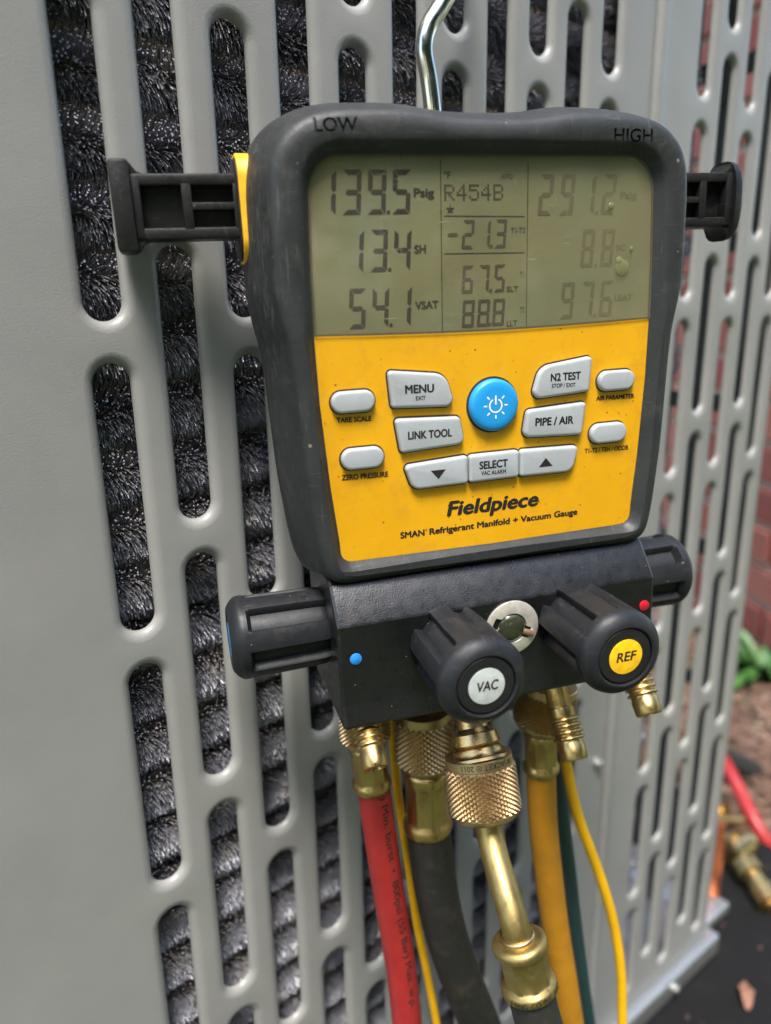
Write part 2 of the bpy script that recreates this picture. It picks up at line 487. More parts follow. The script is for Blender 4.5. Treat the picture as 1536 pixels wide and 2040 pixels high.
# ------------------------------------------------------------------ grounds and background
def sheet(name, x0, x1, y0, y1, z, mat, n=1, kind='structure', jitter=0):
    g = G()
    vs = []; fs = []
    for j in range(n+1):
        for i in range(n+1):
            vs.append((x0+(x1-x0)*i/n, y0+(y1-y0)*j/n, z+(random.uniform(-jitter, jitter) if jitter else 0)))
    for j in range(n):
        for i in range(n):
            a = j*(n+1)+i; fs.append((a, a+1, a+n+2, a+n+1))
    g.add(vs, fs)
    o = g.build(name, mat, None, (0, 0, z)); o['kind'] = kind; return o
sheet('ground', -4000, 4000, -4000, 4000, -GZ-.02, 'lawn')
sheet('mulch_bed', 24, 60, -6, 26, -GZ+.08, 'soil', 60, 'structure', .16)
g = G(); g.box((-6, -9, -27.7), (25.2, 24, -25.5), .25, 3)
pad = g.build('equipment_pad', 'pad', None, (10, 8, -27.7)); tag(pad, 'black moulded equipment pad lying under the grey air conditioner', 'pad')

# bark chips: nobody could count them
g = G()
for i in range(2600):
    x = random.uniform(25.6, 50); y = random.uniform(-4, 20)
    z = -GZ+random.uniform(.12, .45); a = random.uniform(0, PI); L_ = random.uniform(.25, 1.1); W_ = random.uniform(.12, .4); t = random.uniform(-.3, .3)
    ca, sa = math.cos(a), math.sin(a)
    vs = []
    for (u, v, q) in ((-1, -1, 0), (1, -.7, 0), (.8, 1, 0), (-.9, .8, 0), (0, 0, .16)):
        X = u*L_/2; Y = v*W_/2
        vs.append((x+X*ca-Y*sa, y+X*sa+Y*ca, z+q+X*t))
    g.add(vs, [(0, 1, 4), (1, 2, 4), (2, 3, 4), (3, 0, 4)])
o = g.build('bark_mulch', 'chip', None, (36, 8, -GZ), smooth=False); o['kind'] = 'stuff'

# grit and broken bits lying on the pad
g = G()
for i in range(110):
    x = random.uniform(13, 25); y = random.uniform(-5, 5); z = -25.49; sz = random.uniform(.02, .08); a = random.uniform(0, PI); ca, sa = math.cos(a), math.sin(a)
    g.add([(x+(u*ca-v*sa)*sz, y+(u*sa+v*ca)*sz, z+q*sz) for u, v, q in ((-1, -.5, 0), (1, -.6, 0), (.9, .6, 0), (-.8, .5, 0), (.1, 0, .5))], [(0, 1, 4), (1, 2, 4), (2, 3, 4), (3, 0, 4)])
o = g.build('pad_grit', 'soil', None, (18, 0, -25.5), smooth=False); o['kind'] = 'stuff'
# brick wall of the house, running away to the back left
bw0 = Vector((45.620, 11.579, 0)); bdir = Vector((.486, .874, 0)).normalized(); bn = Vector((-bdir.y, bdir.x, 0))
wall = thing('brick_wall', 'red brick house wall with pale mortar behind the grey unit', 'wall', (bw0.x, bw0.y, -GZ))
g = G()
for (t0, t1, z0, z1, d0_, d1_) in ((-9, 27, -GZ-1, 20, .35, 1.6),):
    c = []
    for z in (z0, z1):
        for (t, d) in ((t0, d0_), (t1, d0_), (t1, d1_), (t0, d1_)):
            p = bw0+bdir*t-bn*d; c.append((p.x, p.y, z))
    g.add(c, [(0, 1, 5, 4), (1, 2, 6, 5), (2, 3, 7, 6), (3, 0, 4, 7), (4, 5, 6, 7)])
g.build('mortar_bed', 'mortar', wall, (bw0.x, bw0.y, -GZ))
gb = G(); gb.box((-3.9, -.5, -1.15), (3.9, .5, 1.15), .12, 1)
bmesh_brick = bpy.data.meshes.new('brick')
rotb = Matrix(((bdir.x, -bdir.y, 0), (bdir.y, bdir.x, 0), (0, 0, 1)))
bmesh_brick.from_pydata([tuple((rotb @ Vector(p))*S) for p in gb.v], [], gb.f); bmesh_brick.materials.append(M['brick']); fix(bmesh_brick, True, 30)
row = 0; z = -GZ-.2
while z < 19:
    t = -8+(4.1 if row % 2 else 0)
    while t < 26:
        o = bpy.data.objects.new('brick', bmesh_brick); COL.objects.link(o); o.parent = wall
        p = bdir*(t+random.uniform(-.05, .05))-bn*random.uniform(.42, .5)
        o.location = Vector((p.x, p.y, (z+GZ)+random.uniform(-.04, .04)))*S
        o.rotation_euler = (0, 0, random.uniform(-.006, .006))
        t += 8.25
    z += 2.72; row += 1

# leafy plant at the foot of the wall
pb = Vector((45.650-1.6, 10.973-.4, -GZ))
plant = thing('leafy_plant', 'green strap leaved plant growing at the foot of the brick wall', 'plant', pb)
for i in range(40):
    a = random.uniform(0, 2*PI); Ln = random.uniform(2.4, 5.6); wd = random.uniform(.4, .75); up = random.uniform(.45, 1.1)
    g = G(); L1 = []; L2 = []; L3 = []
    for q in range(9):
        t = q/8; r = Ln*t*math.cos(up*(1-.25*t)); zz = Ln*(t*math.sin(up)-.5*t*t*.8)
        hw = wd*.5*math.sin(PI*min(1, .12+t*.88))**.7*(1 if t < .98 else .1)
        c = Vector((math.cos(a)*r, math.sin(a)*r, zz)); sdv = Vector((-math.sin(a), math.cos(a), 0))
        L1.append(pb+c-sdv*hw+Vector((0, 0, .1*hw))); L2.append(pb+c-Vector((0, 0, .12))); L3.append(pb+c+sdv*hw+Vector((0, 0, .1*hw)))
    g.loops([L1, L2, L3], False)
    g.build('leaf', 'leaf_green', plant, pb)
# the wood behind the photographer, which the display, paint and brass mirror as a green mass
wood = G()
def make_tree(loc, h):
    x, y, z = loc
    tube(wood, catmull([(x, y, z-1), (x+2, y+1, z+h*.25), (x-1, y-2, z+h*.5), (x+1, y, z+h*.85)], 6), lambda u: 5*(1-u)+.8, 12)
    for q in range(7):
        a = q*2.4; zz = z+h*(.3+.07*q); rr = h*(.30-.02*q)
        tube(wood, catmull([(x, y, zz-4), (x+rr*.5*math.cos(a), y+rr*.5*math.sin(a), zz+rr*.25), (x+rr*math.cos(a), y+rr*math.sin(a), zz+rr*.4)], 4), lambda u: 1.8*(1-u)+.3, 8)
    n = 5200
    cl = rng.normal(0, 1, (46, 3)); cl /= np.linalg.norm(cl, axis=1)[:, None]
    cl = np.array([x, y, z+h*.58])+cl*np.array([h*.34, h*.34, h*.38])*rng.uniform(.45, 1, 46)[:, None]
    c = cl[rng.integers(0, 46, n)]+rng.normal(0, h*.055, (n, 3))
    u = rng.normal(0, 1, (n, 3)); u /= np.linalg.norm(u, axis=1)[:, None]
    v = np.cross(u, rng.normal(0, 1, (n, 3))); v /= np.linalg.norm(v, axis=1)[:, None]
    ls = rng.uniform(2.2, 4.2, n)[:, None]
    vs = np.stack([c-u*ls, c+v*ls*.5, c+u*ls, c-v*ls*.5], 1).reshape(-1, 3)
    wood.add(vs, [(4*i, 4*i+1, 4*i+2, 4*i+3) for i in range(n)])
for x, y, h in ((-70, -150, 170), (-10, -185, 190), (60, -150, 150), (-130, -90, 160), (-45, -120, 120), (20, -125, 115), (110, -110, 150)):
    make_tree((x, y, -GZ), h)
o = wood.build('distant_wood', 'tree_leaf', None, (0, -140, -GZ), smooth=False); o['kind'] = 'stuff'
# ------------------------------------------------------------------ air conditioner
ac = thing('air_conditioner', 'large grey louvred air conditioner cabinet with the yellow gauge hanging in front', 'air conditioner', (8, 6, -25.4))
ao = (8, 6, -25.4)
def slot_panel(name, x_first, ncol, pitch, z0, P, Lh, qodd, xl, xr, zt, zb, wid=.5, r_ext=None):
    # every column is cut into cells; each cell has one stadium hole with an inward-rolled lip
    g = G(); hw = wid/2
    NS = 12
    for c in range(ncol):
        xc = x_first+c*pitch
        a = xc-pitch/2 if c else xl; b = xc+pitch/2 if c < ncol-1 else xr
        off = qodd if c % 2 else 0.0
        n0 = math.ceil((z0-off-zt)/P)-1
        z_top = zt; cells = []
        n = n0
        tops = []
        while True:
            t = z0-off-n*P; bt = t-Lh
            if t < zb+1.0: break
            if bt < zt-.8:
                tt = min(t, zt-.45); bb = max(bt, zb+.62)
                if tt-bb > .8: tops.append((tt, bb))
            n += 1
        for i, (t, bt) in enumerate(tops):
            zt_c = zt if i == 0 else (tops[i-1][1]+t)/2
            zb_c = zb if i == len(tops)-1 else (bt+tops[i+1][0])/2
            cells.append((t, bt, zt_c, zb_c))
        for (t, bt, z1, z2) in cells:
            def ring(d, y):
                r = hw+d; pts = []
                for q in range(NS+1):
                    th = PI*q/NS
                    pts.append((xc+r*math.cos(th), y, t-hw+r*math.sin(th)))
                for q in range(NS+1):
                    th = PI+PI*q/NS
                    pts.append((xc+r*math.cos(th), y, bt+hw+r*math.sin(th)))
                return pts
            # outer cell boundary with the same number of points
            ob = []
            for q in range(NS+1):
                u = q/NS
                if u < .25: ob.append((b, 0, t-hw+(z1-t+hw)*(u/.25)))
                elif u <= .75: ob.append((b+(a-b)*((u-.25)/.5), 0, z1))
                else: ob.append((a, 0, z1+(t-hw-z1)*((u-.75)/.25)))
            for q in range(NS+1):
                u = q/NS
                if u < .25: ob.append((a, 0, bt+hw+(z2-bt-hw)*(u/.25)))
                elif u <= .75: ob.append((a+(b-a)*((u-.25)/.5), 0, z2))
                else: ob.append((b, 0, z2+(bt+hw-z2)*((u-.75)/.25)))
            D_ = .14
            g.loops([ob, ring(D_+.012, 0), ring(D_, .001), ring(D_*.72, .008), ring(D_*.42, .026), ring(D_*.18, .056), ring(D_*.04, .09), ring(0, .125), ring(.03, .125), ring(.05, .10)])
    return g
ZT, ZB = 9.0, -24.55
g = slot_panel('grille_panel', 0, 11, 1.0, 0.0, 4.2860, 3.7593, -1.4784, -.62, 10.62, ZT, ZB)
# plain margin left of the slots, rolled round the cabinet corner
prof = [(-.62, 0), (-3.9, 0)] + [(-3.9-2.2*math.sin(t*PI/16), 2.2-2.2*math.cos(t*PI/16)) for t in range(1, 9)] + [(-6.1, 20)]
g.loops([[(x, y, ZT) for x, y in prof], [(x, y, ZB) for x, y in prof]], False)
# right margin up to the seam, rolled edge
prof = [(10.62, 0), (11.26, 0), (11.30, .006), (11.33, .03), (11.345, .08), (11.345, .3)]
g.loops([[(x, y, ZT) for x, y in prof], [(x, y, ZB) for x, y in prof]], False)
grille = g.build('grille_panel', 'paint', ac, ao, angle=50)
X2 = 13.2447
g = slot_panel('grille_panel', X2, 5, 0.9903, 4.1936, 4.1781, 3.6110, -1.4509, X2-.72, X2+4*0.9903+.5, ZT, ZB, .47)
xe = X2+4*0.9903+.5
prof = [(11.36, .3), (11.36, .05), (11.375, -.02), (11.42, -.075), (11.50, -.10), (11.58, -.095), (11.66, -.06), (11.74, -.02), (11.80, -.002), (11.86, 0), (X2-.72, 0)]
g.loops([[(x, y, ZT) for x, y in prof], [(x, y, ZB) for x, y in prof]], False)
prof = [(xe, 0), (xe+.12, .0), (xe+.20, .03), (xe+.24, .10), (xe+.25, .2), (xe+.25, .75)]
g.loops([[(x, y, ZT) for x, y in prof], [(x, y, ZB) for x, y in prof]], False)
g.build('grille_panel', 'paint', ac, ao, angle=50)
# right side: louvred with open slots, seen from inside through the grille
g = G(); xs = xe+.05
for i in range(9):
    y0 = 1.15+i*1.15
    g.box((xs-.03, y0+.62, ZB), (xs+.03, y0+1.15, ZT), 0)
for zz in (-20, -15.6, -11.2, -6.8, -2.4, 2.0):
    g.box((xs-.025, .76, zz), (xs+.025, 11.6, zz+.5), 0)
g.box((xs-.03, .74, ZB), (xs+.03, 1.15, ZT), 0)
g.build('side_panel', 'inner_steel', ac, ao)
g = G(); g.box((13.75, 1.55, ZB), (13.85, 19, ZT), 0); g.build('partition', 'interior_dark', ac, ao)
g = G(); g.box((-5.8, 1.6, ZB), (13.75, 1.7, ZT), 0); g.build('dark_backing', 'interior_dark', ac, ao)  # added dark sheet standing in for the unlit space behind the coil
g = G(); g.box((-6.1, 0.02, ZT), (xe+.25, 20, ZT+.6), .1); g.build('top_cover', 'paint', ac, ao)
# base pan with a rolled front lip
g = G(); g.box((-6.3, -.32, -25.42), (18.35, 20, -24.62), .14, 4); g.box((18.2, .35, -25.40), (20.3, 20, -24.95), .10, 3)
g.build('base_pan', 'zinc', ac, ao)
for (x, y, z) in ((11.03, 0, -14.9), (15.55, -.32, -24.98), (11.03, 0, -2.0)):
    g = G(); g.lathe((x, y+.01, z), (0, -1, 0), [(0, .19), (.03, .19), (.035, .13)], 20)
    g.lathe((x, y-.02, z), (0, -1, 0), [(0, .125), (.11, .125), (.14, .09), (.142, 0)], 6)
    g.build('hex_screw', 'zinc', ac, ao)

# condenser coil: tubes wrapped in spiny aluminium fins
coil_meshes = []
X0c, X1c = -3.2, 13.6
for var in range(5):
    step = .021; turn = 40
    N = int((X1c-X0c)/step*turn)
    k_ = np.arange(N)
    th = (k_ % turn)/turn*2*PI+rng.normal(0, .05, N)
    x = X0c+k_/turn*step+rng.normal(0, .012, N)
    keep = np.cos(th) > -.45            # cos = 1 faces the grille
    th = th[keep]; x = x[keep]; n = len(x)
    # combing: smooth pseudo-random lean along x and around the tube
    ph = rng.uniform(0, 6.28, 12); fr_ = rng.uniform(.5, 3.2, 6)
    lean = sum(np.sin(x*fr_[i]+ph[i]+2*np.sin(th+ph[i+6])) for i in range(6))/6
    mat_spot = np.exp(-((x[:, None]-rng.uniform(X0c, X1c, 3)[None])/.45)**2).sum(1)*rng.choice([-1, 1])
    lean = lean*.17+mat_spot*.55*np.sin(th*1.5+ph[0])+rng.normal(0, .07, n)
    lean_t = -.30+.40*mat_spot*np.cos(x*5+ph[3])+rng.normal(0, .07, n)+.22*np.sin(x*1.7+ph[5])
    r0 = .15; r1 = .53*(1-.10*np.abs(lean))+rng.normal(0, .02, n)
    wd = .0068+rng.normal(0, .001, n)
    tip_th = th+lean_t*.5
    dx = lean*.22
    er = np.stack([np.zeros(n), -np.cos(th), np.sin(th)], 1); er2 = np.stack([np.zeros(n), -np.cos(tip_th), np.sin(tip_th)], 1)
    et = np.stack([np.zeros(n), np.sin(th), np.cos(th)], 1)
    tw = rng.uniform(-.6, .6, n)
    side = et*np.sin(tw)[:, None]+np.stack([np.cos(tw), np.zeros(n), np.zeros(n)], 1)
    bx = np.stack([x, np.zeros(n), np.zeros(n)], 1)
    b0 = bx+er*r0; tip = bx+er2*r1[:, None]; tip[:, 0] += dx
    mid = bx+er*(r0+(r1-r0)*.55)[:, None]; mid[:, 0] += dx*.35
    w_ = wd[:, None]
    vs = np.stack([b0-side*w_, b0+side*w_, mid+side*w_, mid-side*w_, tip+side*w_*.8, tip-side*w_*.8], 1)
    # cut wire ends: a small facet across each tip
    up_ = np.cross(side, er2); up_ /= np.linalg.norm(up_, axis=1)[:, None]
    sz_ = np.where(rng.random(n) < .30, 1.0, .25)[:, None]
    e0 = tip-(side*.009+up_*.011)*sz_; e1 = tip+(side*.009-up_*.011)*sz_; e2 = tip+(side*.009+up_*.011)*sz_; e3 = tip-(side*.009-up_*.011)*sz_
    vs = np.concatenate([vs, np.stack([e0, e1, e2, e3], 1)], 1).reshape(-1, 3)
    idx = (np.arange(n)*10)[:, None]
    fq = np.concatenate([idx+np.array([0, 1, 2, 3]), idx+np.array([3, 2, 4, 5]), idx+np.array([6, 7, 8, 9])], 0)
    me = bpy.data.meshes.new('spiny_tube')
    me.vertices.add(len(vs)); me.vertices.foreach_set('co', (vs*S).astype(np.float32).ravel())
    me.loops.add(fq.size); me.loops.foreach_set('vertex_index', fq.astype(np.int32).ravel())
    me.polygons.add(len(fq)); me.polygons.foreach_set('loop_start', (np.arange(len(fq))*4).astype(np.int32))
    me.update(calc_edges=True); me.materials.append(M['fin'])
    coil_meshes.append(me)
coil = G(); coil.box((X0c-.2, .75, ZB+.1), (X0c, 1.35, ZT-.1), .05)
coil = coil.build('condenser_coil', 'tube_core', ac, ao)
gt = G(); gt.lathe((X0c, 0, 0), (1, 0, 0), [(0, .155), (X1c-X0c, .155)], 10)
core_me = None
zc = ZB+.5; i = 0
while zc < 4.6:
    o = bpy.data.objects.new('spiny_tube', coil_meshes[i*3 % 5]); COL.objects.link(o); o.parent = coil
    sh = random.uniform(-.4, .4)
    yb = .90+random.uniform(-.03, .03)
    o.location = (Vector((sh, yb, zc))-Vector(ao))*S
    if i % 2: o.scale.x = 1.0
    o.rotation_euler = (random.uniform(-.06, .06), 0, 0)
    if core_me is None:
        c = gt.build('tube_core', 'tube_core', coil, (0, 0, 0)); core_me = c.data
    else:
        c = bpy.data.objects.new('tube_core', core_me); COL.objects.link(c); c.parent = coil
    c.location = (Vector((0, yb, zc))-Vector(ao))*S
    zc += .865; i += 1

# ------------------------------------------------------------------ the gauge
OD = Vector((4.0424, -2.8344, -4.9239))
DM = Matrix(((0.9295, 0.3678, -0.0258), (-0.3676, 0.9299, 0.0120), (0.0284, -0.0016, 0.9996)))
def DL(p): return OD + DM @ Vector(p)
dev = thing('manifold_gauge', 'black and yellow digital refrigerant manifold gauge hanging from a steel hook', 'gauge', OD, rot=DM)

half = [(0, 3.462), (.34, 3.467), (.62, 3.483), (.78, 3.512), (1.0, 3.543), (1.25, 3.552), (1.455, 3.550), (1.92, 3.535), (2.21, 3.485), (2.43, 3.39), (2.61, 3.24), (2.72, 3.06), (2.78, 2.83), (2.80, 2.5), (2.805, 1.95), (2.80, 1.5), (2.755, 1.2), (2.69, .90), (2.655, .5), (2.64, .1), (2.60, -.81), (2.52, -1.61), (2.46, -1.98), (2.40, -2.12), (2.29, -2.20), (2.15, -2.215), (1.2, -2.20), (.4, -2.185)]
outline = [Vector(p) for p in half] + [Vector((-x, z)) for x, z in reversed(half) if x > 0]
ihalf = [(0, 3.055), (1.9, 3.050)] + [(1.9+.40*math.sin(t), 2.65+.40*math.cos(t)) for t in [PI/2*i/8 for i in range(1, 9)]] + [(2.335, 1.8), (2.352, .98), (2.338, .2), (2.27, -.9), (2.20, -1.62)] + [(2.045+.150*math.cos(t), -1.775-.155*math.sin(t)) for t in [PI/2*i/8 for i in range(0, 9)]] + [(1.2, -1.938)]
inline = [Vector(p) for p in ihalf] + [Vector((0, -1.95))] + [Vector((-x, z)) for x, z in reversed(ihalf) if x > 0]
def polar(poly, n, c=Vector((0, .55))):
    out = []
    m_ = len(poly)
    for i in range(n):
        th = PI/2-2*PI*i/n; d = Vector((math.cos(th), math.sin(th))); best = None
        for j in range(m_):
            a = poly[j]-c; b = poly[(j+1) % m_]-c; e = b-a
            den = d.x*e.y-d.y*e.x
            if abs(den) < 1e-9: continue
            t = (a.x*e.y-a.y*e.x)/den; u = (a.x*d.y-a.y*d.x)/den
            if t > 0 and -1e-6 <= u <= 1+1e-6: best = t if best is None else max(best, t)
        out.append(c+d*best)
    return out
NP = 320
Fp = polar(outline, NP); Ip = polar(inline, NP)
def grow(pts, d, bottom=.35):
    o_ = offset_poly(pts, -d) if d > 0 else offset_poly(pts, -d)
    out = []
    for p, q in zip(pts, o_):
        k_ = 1.0
        if d > 0 and (q-p).length > 0 and (q-p).normalized().y < -.5: k_ = bottom
        out.append(p.lerp(q, k_))
    return out
def smooth_ring(pts, it=2):
    for _ in range(it):
        n = len(pts); pts = [pts[i]*.5+(pts[i-1]+pts[(i+1) % n])*.25 for i in range(n)]
    return pts
Fp = smooth_ring(Fp, 3)
def ring3(pts, y): return [(p.x, y, p.y) for p in pts]
g = G()
rings = [(Ip, .06), (Ip, -.01), (grow(Ip, .035, 1), -.035), (grow(Ip, .085, 1), -.115), (grow(Ip, .115, 1), -.155), (grow(Ip, .155, 1), -.175),
         (grow(Fp, -.20), -.178), (grow(Fp, -.11), -.165), (grow(Fp, -.05), -.13), (grow(Fp, -.012), -.07), (Fp, 0.0), (grow(Fp, .065), .15), (grow(Fp, .16), .45), (grow(Fp, .21), .8), (grow(Fp, .21), 1.05), (grow(Fp, .14), 1.25), (grow(Fp, .0), 1.36), (grow(Fp, -.2), 1.42)]
g.loops([ring3(p, y) for p, y in rings], True, False, True)
boot = g.build('rubber_boot', 'boot_rubber', dev, angle=60)
# engraved words on the boot's top rim
cutters = [text('LOW', 'cutter', None, 'boot_rubber', (-2.215, 3.262), .50, .145, y=-.138, depth=.2, bold=0),
           text('HIGH', 'cutter', None, 'boot_rubber', (1.595, 3.190), .56, .145, y=-.138, depth=.2, bold=0)]

# face plate (yellow) below the display
lcd_b = [(-2.36, 1.018), (-1.56, .990), (-.715, .968), (.10, .958), (.95, .966), (1.6, .978), (2.355, 1.0)]
low = [p for p in inline if p.y < .985]
# order: inline runs top -> right -> bottom -> left
fp = [(p.x*1.015, p.y-(.02 if p.y < -1.5 else 0)) for p in low]
poly = [(x, z) for x, z in fp] + [(x, z) for x, z in lcd_b]
g = G(); g.add([(x, 0, z) for x, z in poly] + [(x, .12, z) for x, z in poly], [tuple(range(len(poly))), tuple(reversed(range(len(poly), 2*len(poly))))])
face = g.build('face_plate', 'yellow_face', dev, smooth=False)
# display backing
upp = [p for p in inline if p.y > .985]
k0 = max(range(len(upp)), key=lambda i: 0)
right = [p for p in upp if p.x >= 0]; left = [p for p in upp if p.x < 0]
dp_ = [(p.x*1.01, p.y+(.02 if p.y > 2.9 else 0)) for p in left] + [(p.x*1.01, p.y+(.02 if p.y > 2.9 else 0)) for p in right]
poly = dp_ + [(x, z) for x, z in reversed(lcd_b)]
g = G(); g.add([(x, .012, z) for x, z in poly], [tuple(range(len(poly)))])
disp = g.build('display', 'display', dev, smooth=False)
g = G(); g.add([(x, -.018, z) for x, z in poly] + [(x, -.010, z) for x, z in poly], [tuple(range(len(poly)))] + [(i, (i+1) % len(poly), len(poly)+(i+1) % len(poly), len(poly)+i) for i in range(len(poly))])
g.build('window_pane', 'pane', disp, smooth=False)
# fine bright edge of the pane
g = G(); pr = [Vector(p) for p in poly]; pi_ = offset_poly(pr, .02)
n = len(pr); g.loops([[(p.x*.993, -.022, (p.y-2)*.993+2) for p in pr], [(p.x*.993, -.022, (p.y-2)*.993+2) for p in pi_]])
g.build('pane_edge', 'segment_faint', disp, smooth=False)

for (x, z, r_) in ((1.8882, 1.6830, 0.1050), (1.8380, 1.7740, 0.0500), (1.6867, 2.4566, 0.0420), (2.0143, 1.9215, 0.0300)):
    g = G(); g.lathe((x, -.017, z), (0, -1, 0), [(0, r_), (.008, r_*.96), (.016, r_*.75), (.02, r_*.3), (.021, 0)], 24)
    g.build('dried_drop', 'drop', disp)
# seven segment figures
SEG = {'0': 'abcdef', '1': 'bc', '2': 'abged', '3': 'abgcd', '4': 'fgbc', '5': 'afgcd', '6': 'afgedc', '7': 'abc', '8': 'abcdefg', '9': 'abcdfg'}
def digit(ch, x, z, w_, h, mat, t=.052, slant=.08):
    g = G(); gp = t*.13
    def P_(u, v): return (x+u+v*slant, .008, z+v)
    def hbar(v, top=True):
        if top == 0: pts = [(gp+t*.5, v), (t, v+t/2), (w_-t, v+t/2), (w_-gp-t*.5, v), (w_-t, v-t/2), (t, v-t/2)]
        elif top > 0: pts = [(gp, v), (w_-gp, v), (w_-t-gp, v-t), (t+gp, v-t)]
        else: pts = [(gp, v), (t+gp, v+t), (w_-t-gp, v+t), (w_-gp, v)]
        return pts
    h2 = h/2
    parts = {'a': hbar(h, 1), 'd': hbar(0, -1), 'g': hbar(h2, 0),
             'f': [(0, h-gp), (t, h-t-gp), (t, h2+t/2+gp), (t*.45, h2+gp), (0, h2+t*.4)],
             'b': [(w_, h-gp), (w_, h2+t*.4), (w_-t*.45, h2+gp), (w_-t, h2+t/2+gp), (w_-t, h-t-gp)],
             'e': [(0, gp), (0, h2-t*.4), (t*.45, h2-gp), (t, h2-t/2-gp), (t, t+gp)],
             'c': [(w_, gp), (w_-t, t+gp), (w_-t, h2-t/2-gp), (w_-t*.45, h2-gp), (w_, h2-t*.4)]}
    for s_ in SEG[ch]:
        pts = [P_(u, v) for u, v in parts[s_]]
        g.add(pts, [tuple(range(len(pts)))])
    return g.build('digit', mat, disp, smooth=False)
def dot(x, z, r, mat, name='decimal_point'):
    g = G(); g.add([(x-r, .008, z-r), (x+r, .008, z-r), (x+r*1.15, .008, z+r), (x-r*.85, .008, z+r)], [(0, 1, 2, 3)])
    return g.build(name, mat, disp, smooth=False)
def number(s_, x, z, w_, h, pitch, mat, t):
    for ch in s_:
        if ch == '.':
            dot(x-(pitch-w_)/2-.005, z+.022, .02, mat); continue
        if ch == '-':
            g = G(); g.add([(x+.03, .008, z+h/2), (x+.055, .008, z+h/2+.022), (x+w_-.005, .008, z+h/2+.022), (x+w_+.02, .008, z+h/2), (x+w_-.005, .008, z+h/2-.022), (x+.055, .008, z+h/2-.022)], [tuple(range(6))])
            g.build('minus_sign', mat, disp, smooth=False); x += pitch; continue
        if ch != ' ': digit(ch, x, z, w_, h, mat, t)
        x += pitch
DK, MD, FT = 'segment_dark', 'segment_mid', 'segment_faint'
number('139.5', -2.2165, 2.4001, 0.2272, 0.4944, 0.3074, DK, 0.058)
number('13.4', -1.9052, 1.7443, 0.2168, 0.4829, 0.3005, DK, 0.055)
number('54.1', -1.9085, 1.0828, 0.2115, 0.4761, 0.2955, DK, 0.055)
number('-21.3', -0.6209, 1.9786, 0.1597, 0.3395, 0.2197, MD, 0.040)
number('67.5', -0.4107, 1.4423, 0.1491, 0.3370, 0.2200, MD, 0.040)
number('88.8', -0.4182, 1.0211, 0.1650, 0.3370, 0.2123, MD, 0.040)
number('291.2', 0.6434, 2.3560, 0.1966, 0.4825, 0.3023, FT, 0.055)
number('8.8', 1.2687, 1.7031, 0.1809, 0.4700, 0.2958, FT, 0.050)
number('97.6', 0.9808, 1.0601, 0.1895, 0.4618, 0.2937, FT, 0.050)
text('Psig', 'lettering', disp, DK, (-1.0102, 2.5905), 0.2657, 0.0937, y=.0075, bold=0.020)
text('SH', 'lettering', disp, DK, (-1.0262, 1.9454), 0.1552, 0.0924, y=.0075, bold=0.020)
text('VSAT', 'lettering', disp, DK, (-1.0381, 1.2808), 0.3136, 0.0893, y=.0075, bold=0.020)
text('°F', 'lettering', disp, DK, (-0.6153, 2.7962), 0.0861, 0.0728, y=.0075, bold=0.012)
text('APO', 'lettering', disp, FT, (0.1334, 2.7882), 0.1630, 0.0571, y=.0075, bold=0.012)
text('T1-T2', 'lettering', disp, MD, (0.2704, 2.1535), 0.2056, 0.0618, y=.0075, bold=0.012)
text('T1', 'lettering', disp, MD, (0.3989, 1.6080), 0.0636, 0.0720, y=.0075, bold=0.000)
text('SLT', 'lettering', disp, MD, (0.2150, 1.4412), 0.1630, 0.0620, y=.0075, bold=0.012)
text('T2', 'lettering', disp, MD, (0.4012, 1.1688), 0.0643, 0.0731, y=.0075, bold=0.000)
text('LLT', 'lettering', disp, MD, (0.2151, 1.0064), 0.1506, 0.0687, y=.0075, bold=0.012)
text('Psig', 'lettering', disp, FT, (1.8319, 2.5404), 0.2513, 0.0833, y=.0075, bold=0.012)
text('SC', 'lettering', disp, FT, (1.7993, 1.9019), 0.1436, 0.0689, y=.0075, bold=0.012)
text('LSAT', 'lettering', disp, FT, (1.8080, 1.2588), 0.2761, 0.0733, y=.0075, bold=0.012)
# rules that divide the display
for (xa, za, xb, zb_) in ((-0.6553, 3.0027, -0.6807, 0.9603), (0.5078, 2.9831, 0.4966, 0.9722), (-0.6257, 2.3694, 0.4646, 2.3468), (-0.6299, 1.9285, 0.4678, 1.9131)):
    g = G(); e = Vector((xb-xa, zb_-za)); nn = Vector((-e.y, e.x)).normalized()*.006
    g.add([(xa-nn.x, .009, za-nn.y), (xb-nn.x, .009, zb_-nn.y), (xb+nn.x, .009, zb_+nn.y), (xa+nn.x, .009, za+nn.y)], [(0, 1, 2, 3)])
    g.build('divider_line', DK, disp, smooth=False)
# dot matrix refrigerant name
FONT57 = {'R': ['11110', '10001', '10001', '11110', '10100', '10010', '10001'], '4': ['00010', '00110', '01010', '10010', '11111', '00010', '00010'],
          '5': ['11111', '10000', '11110', '00001', '00001', '10001', '01110'], 'B': ['11110', '10001', '10001', '11110', '10001', '10001', '11110']}
(mx0, mz0), (mx1, mz1) = ((-0.6149, 2.5436), (0.1713, 2.7305))
pit = (mx1-mx0)/29.0; piz = (mz1-mz0)/7
for ci, ch in enumerate('R454B'):
    g = G()
    for r in range(7):
        for c_ in range(5):
            if FONT57[ch][r][c_] == '1':
                xx = mx0+(ci*6+c_)*pit; zz = mz1-(r+1)*piz
                g.add([(xx, .008, zz), (xx+pit*.82, .008, zz), (xx+pit*.82, .008, zz+piz*.82), (xx, .008, zz+piz*.82)], [(0, 1, 2, 3)])
    g.build('matrix_letter', DK, disp, smooth=False)
sx, sz = (-0.5424, 2.4431)
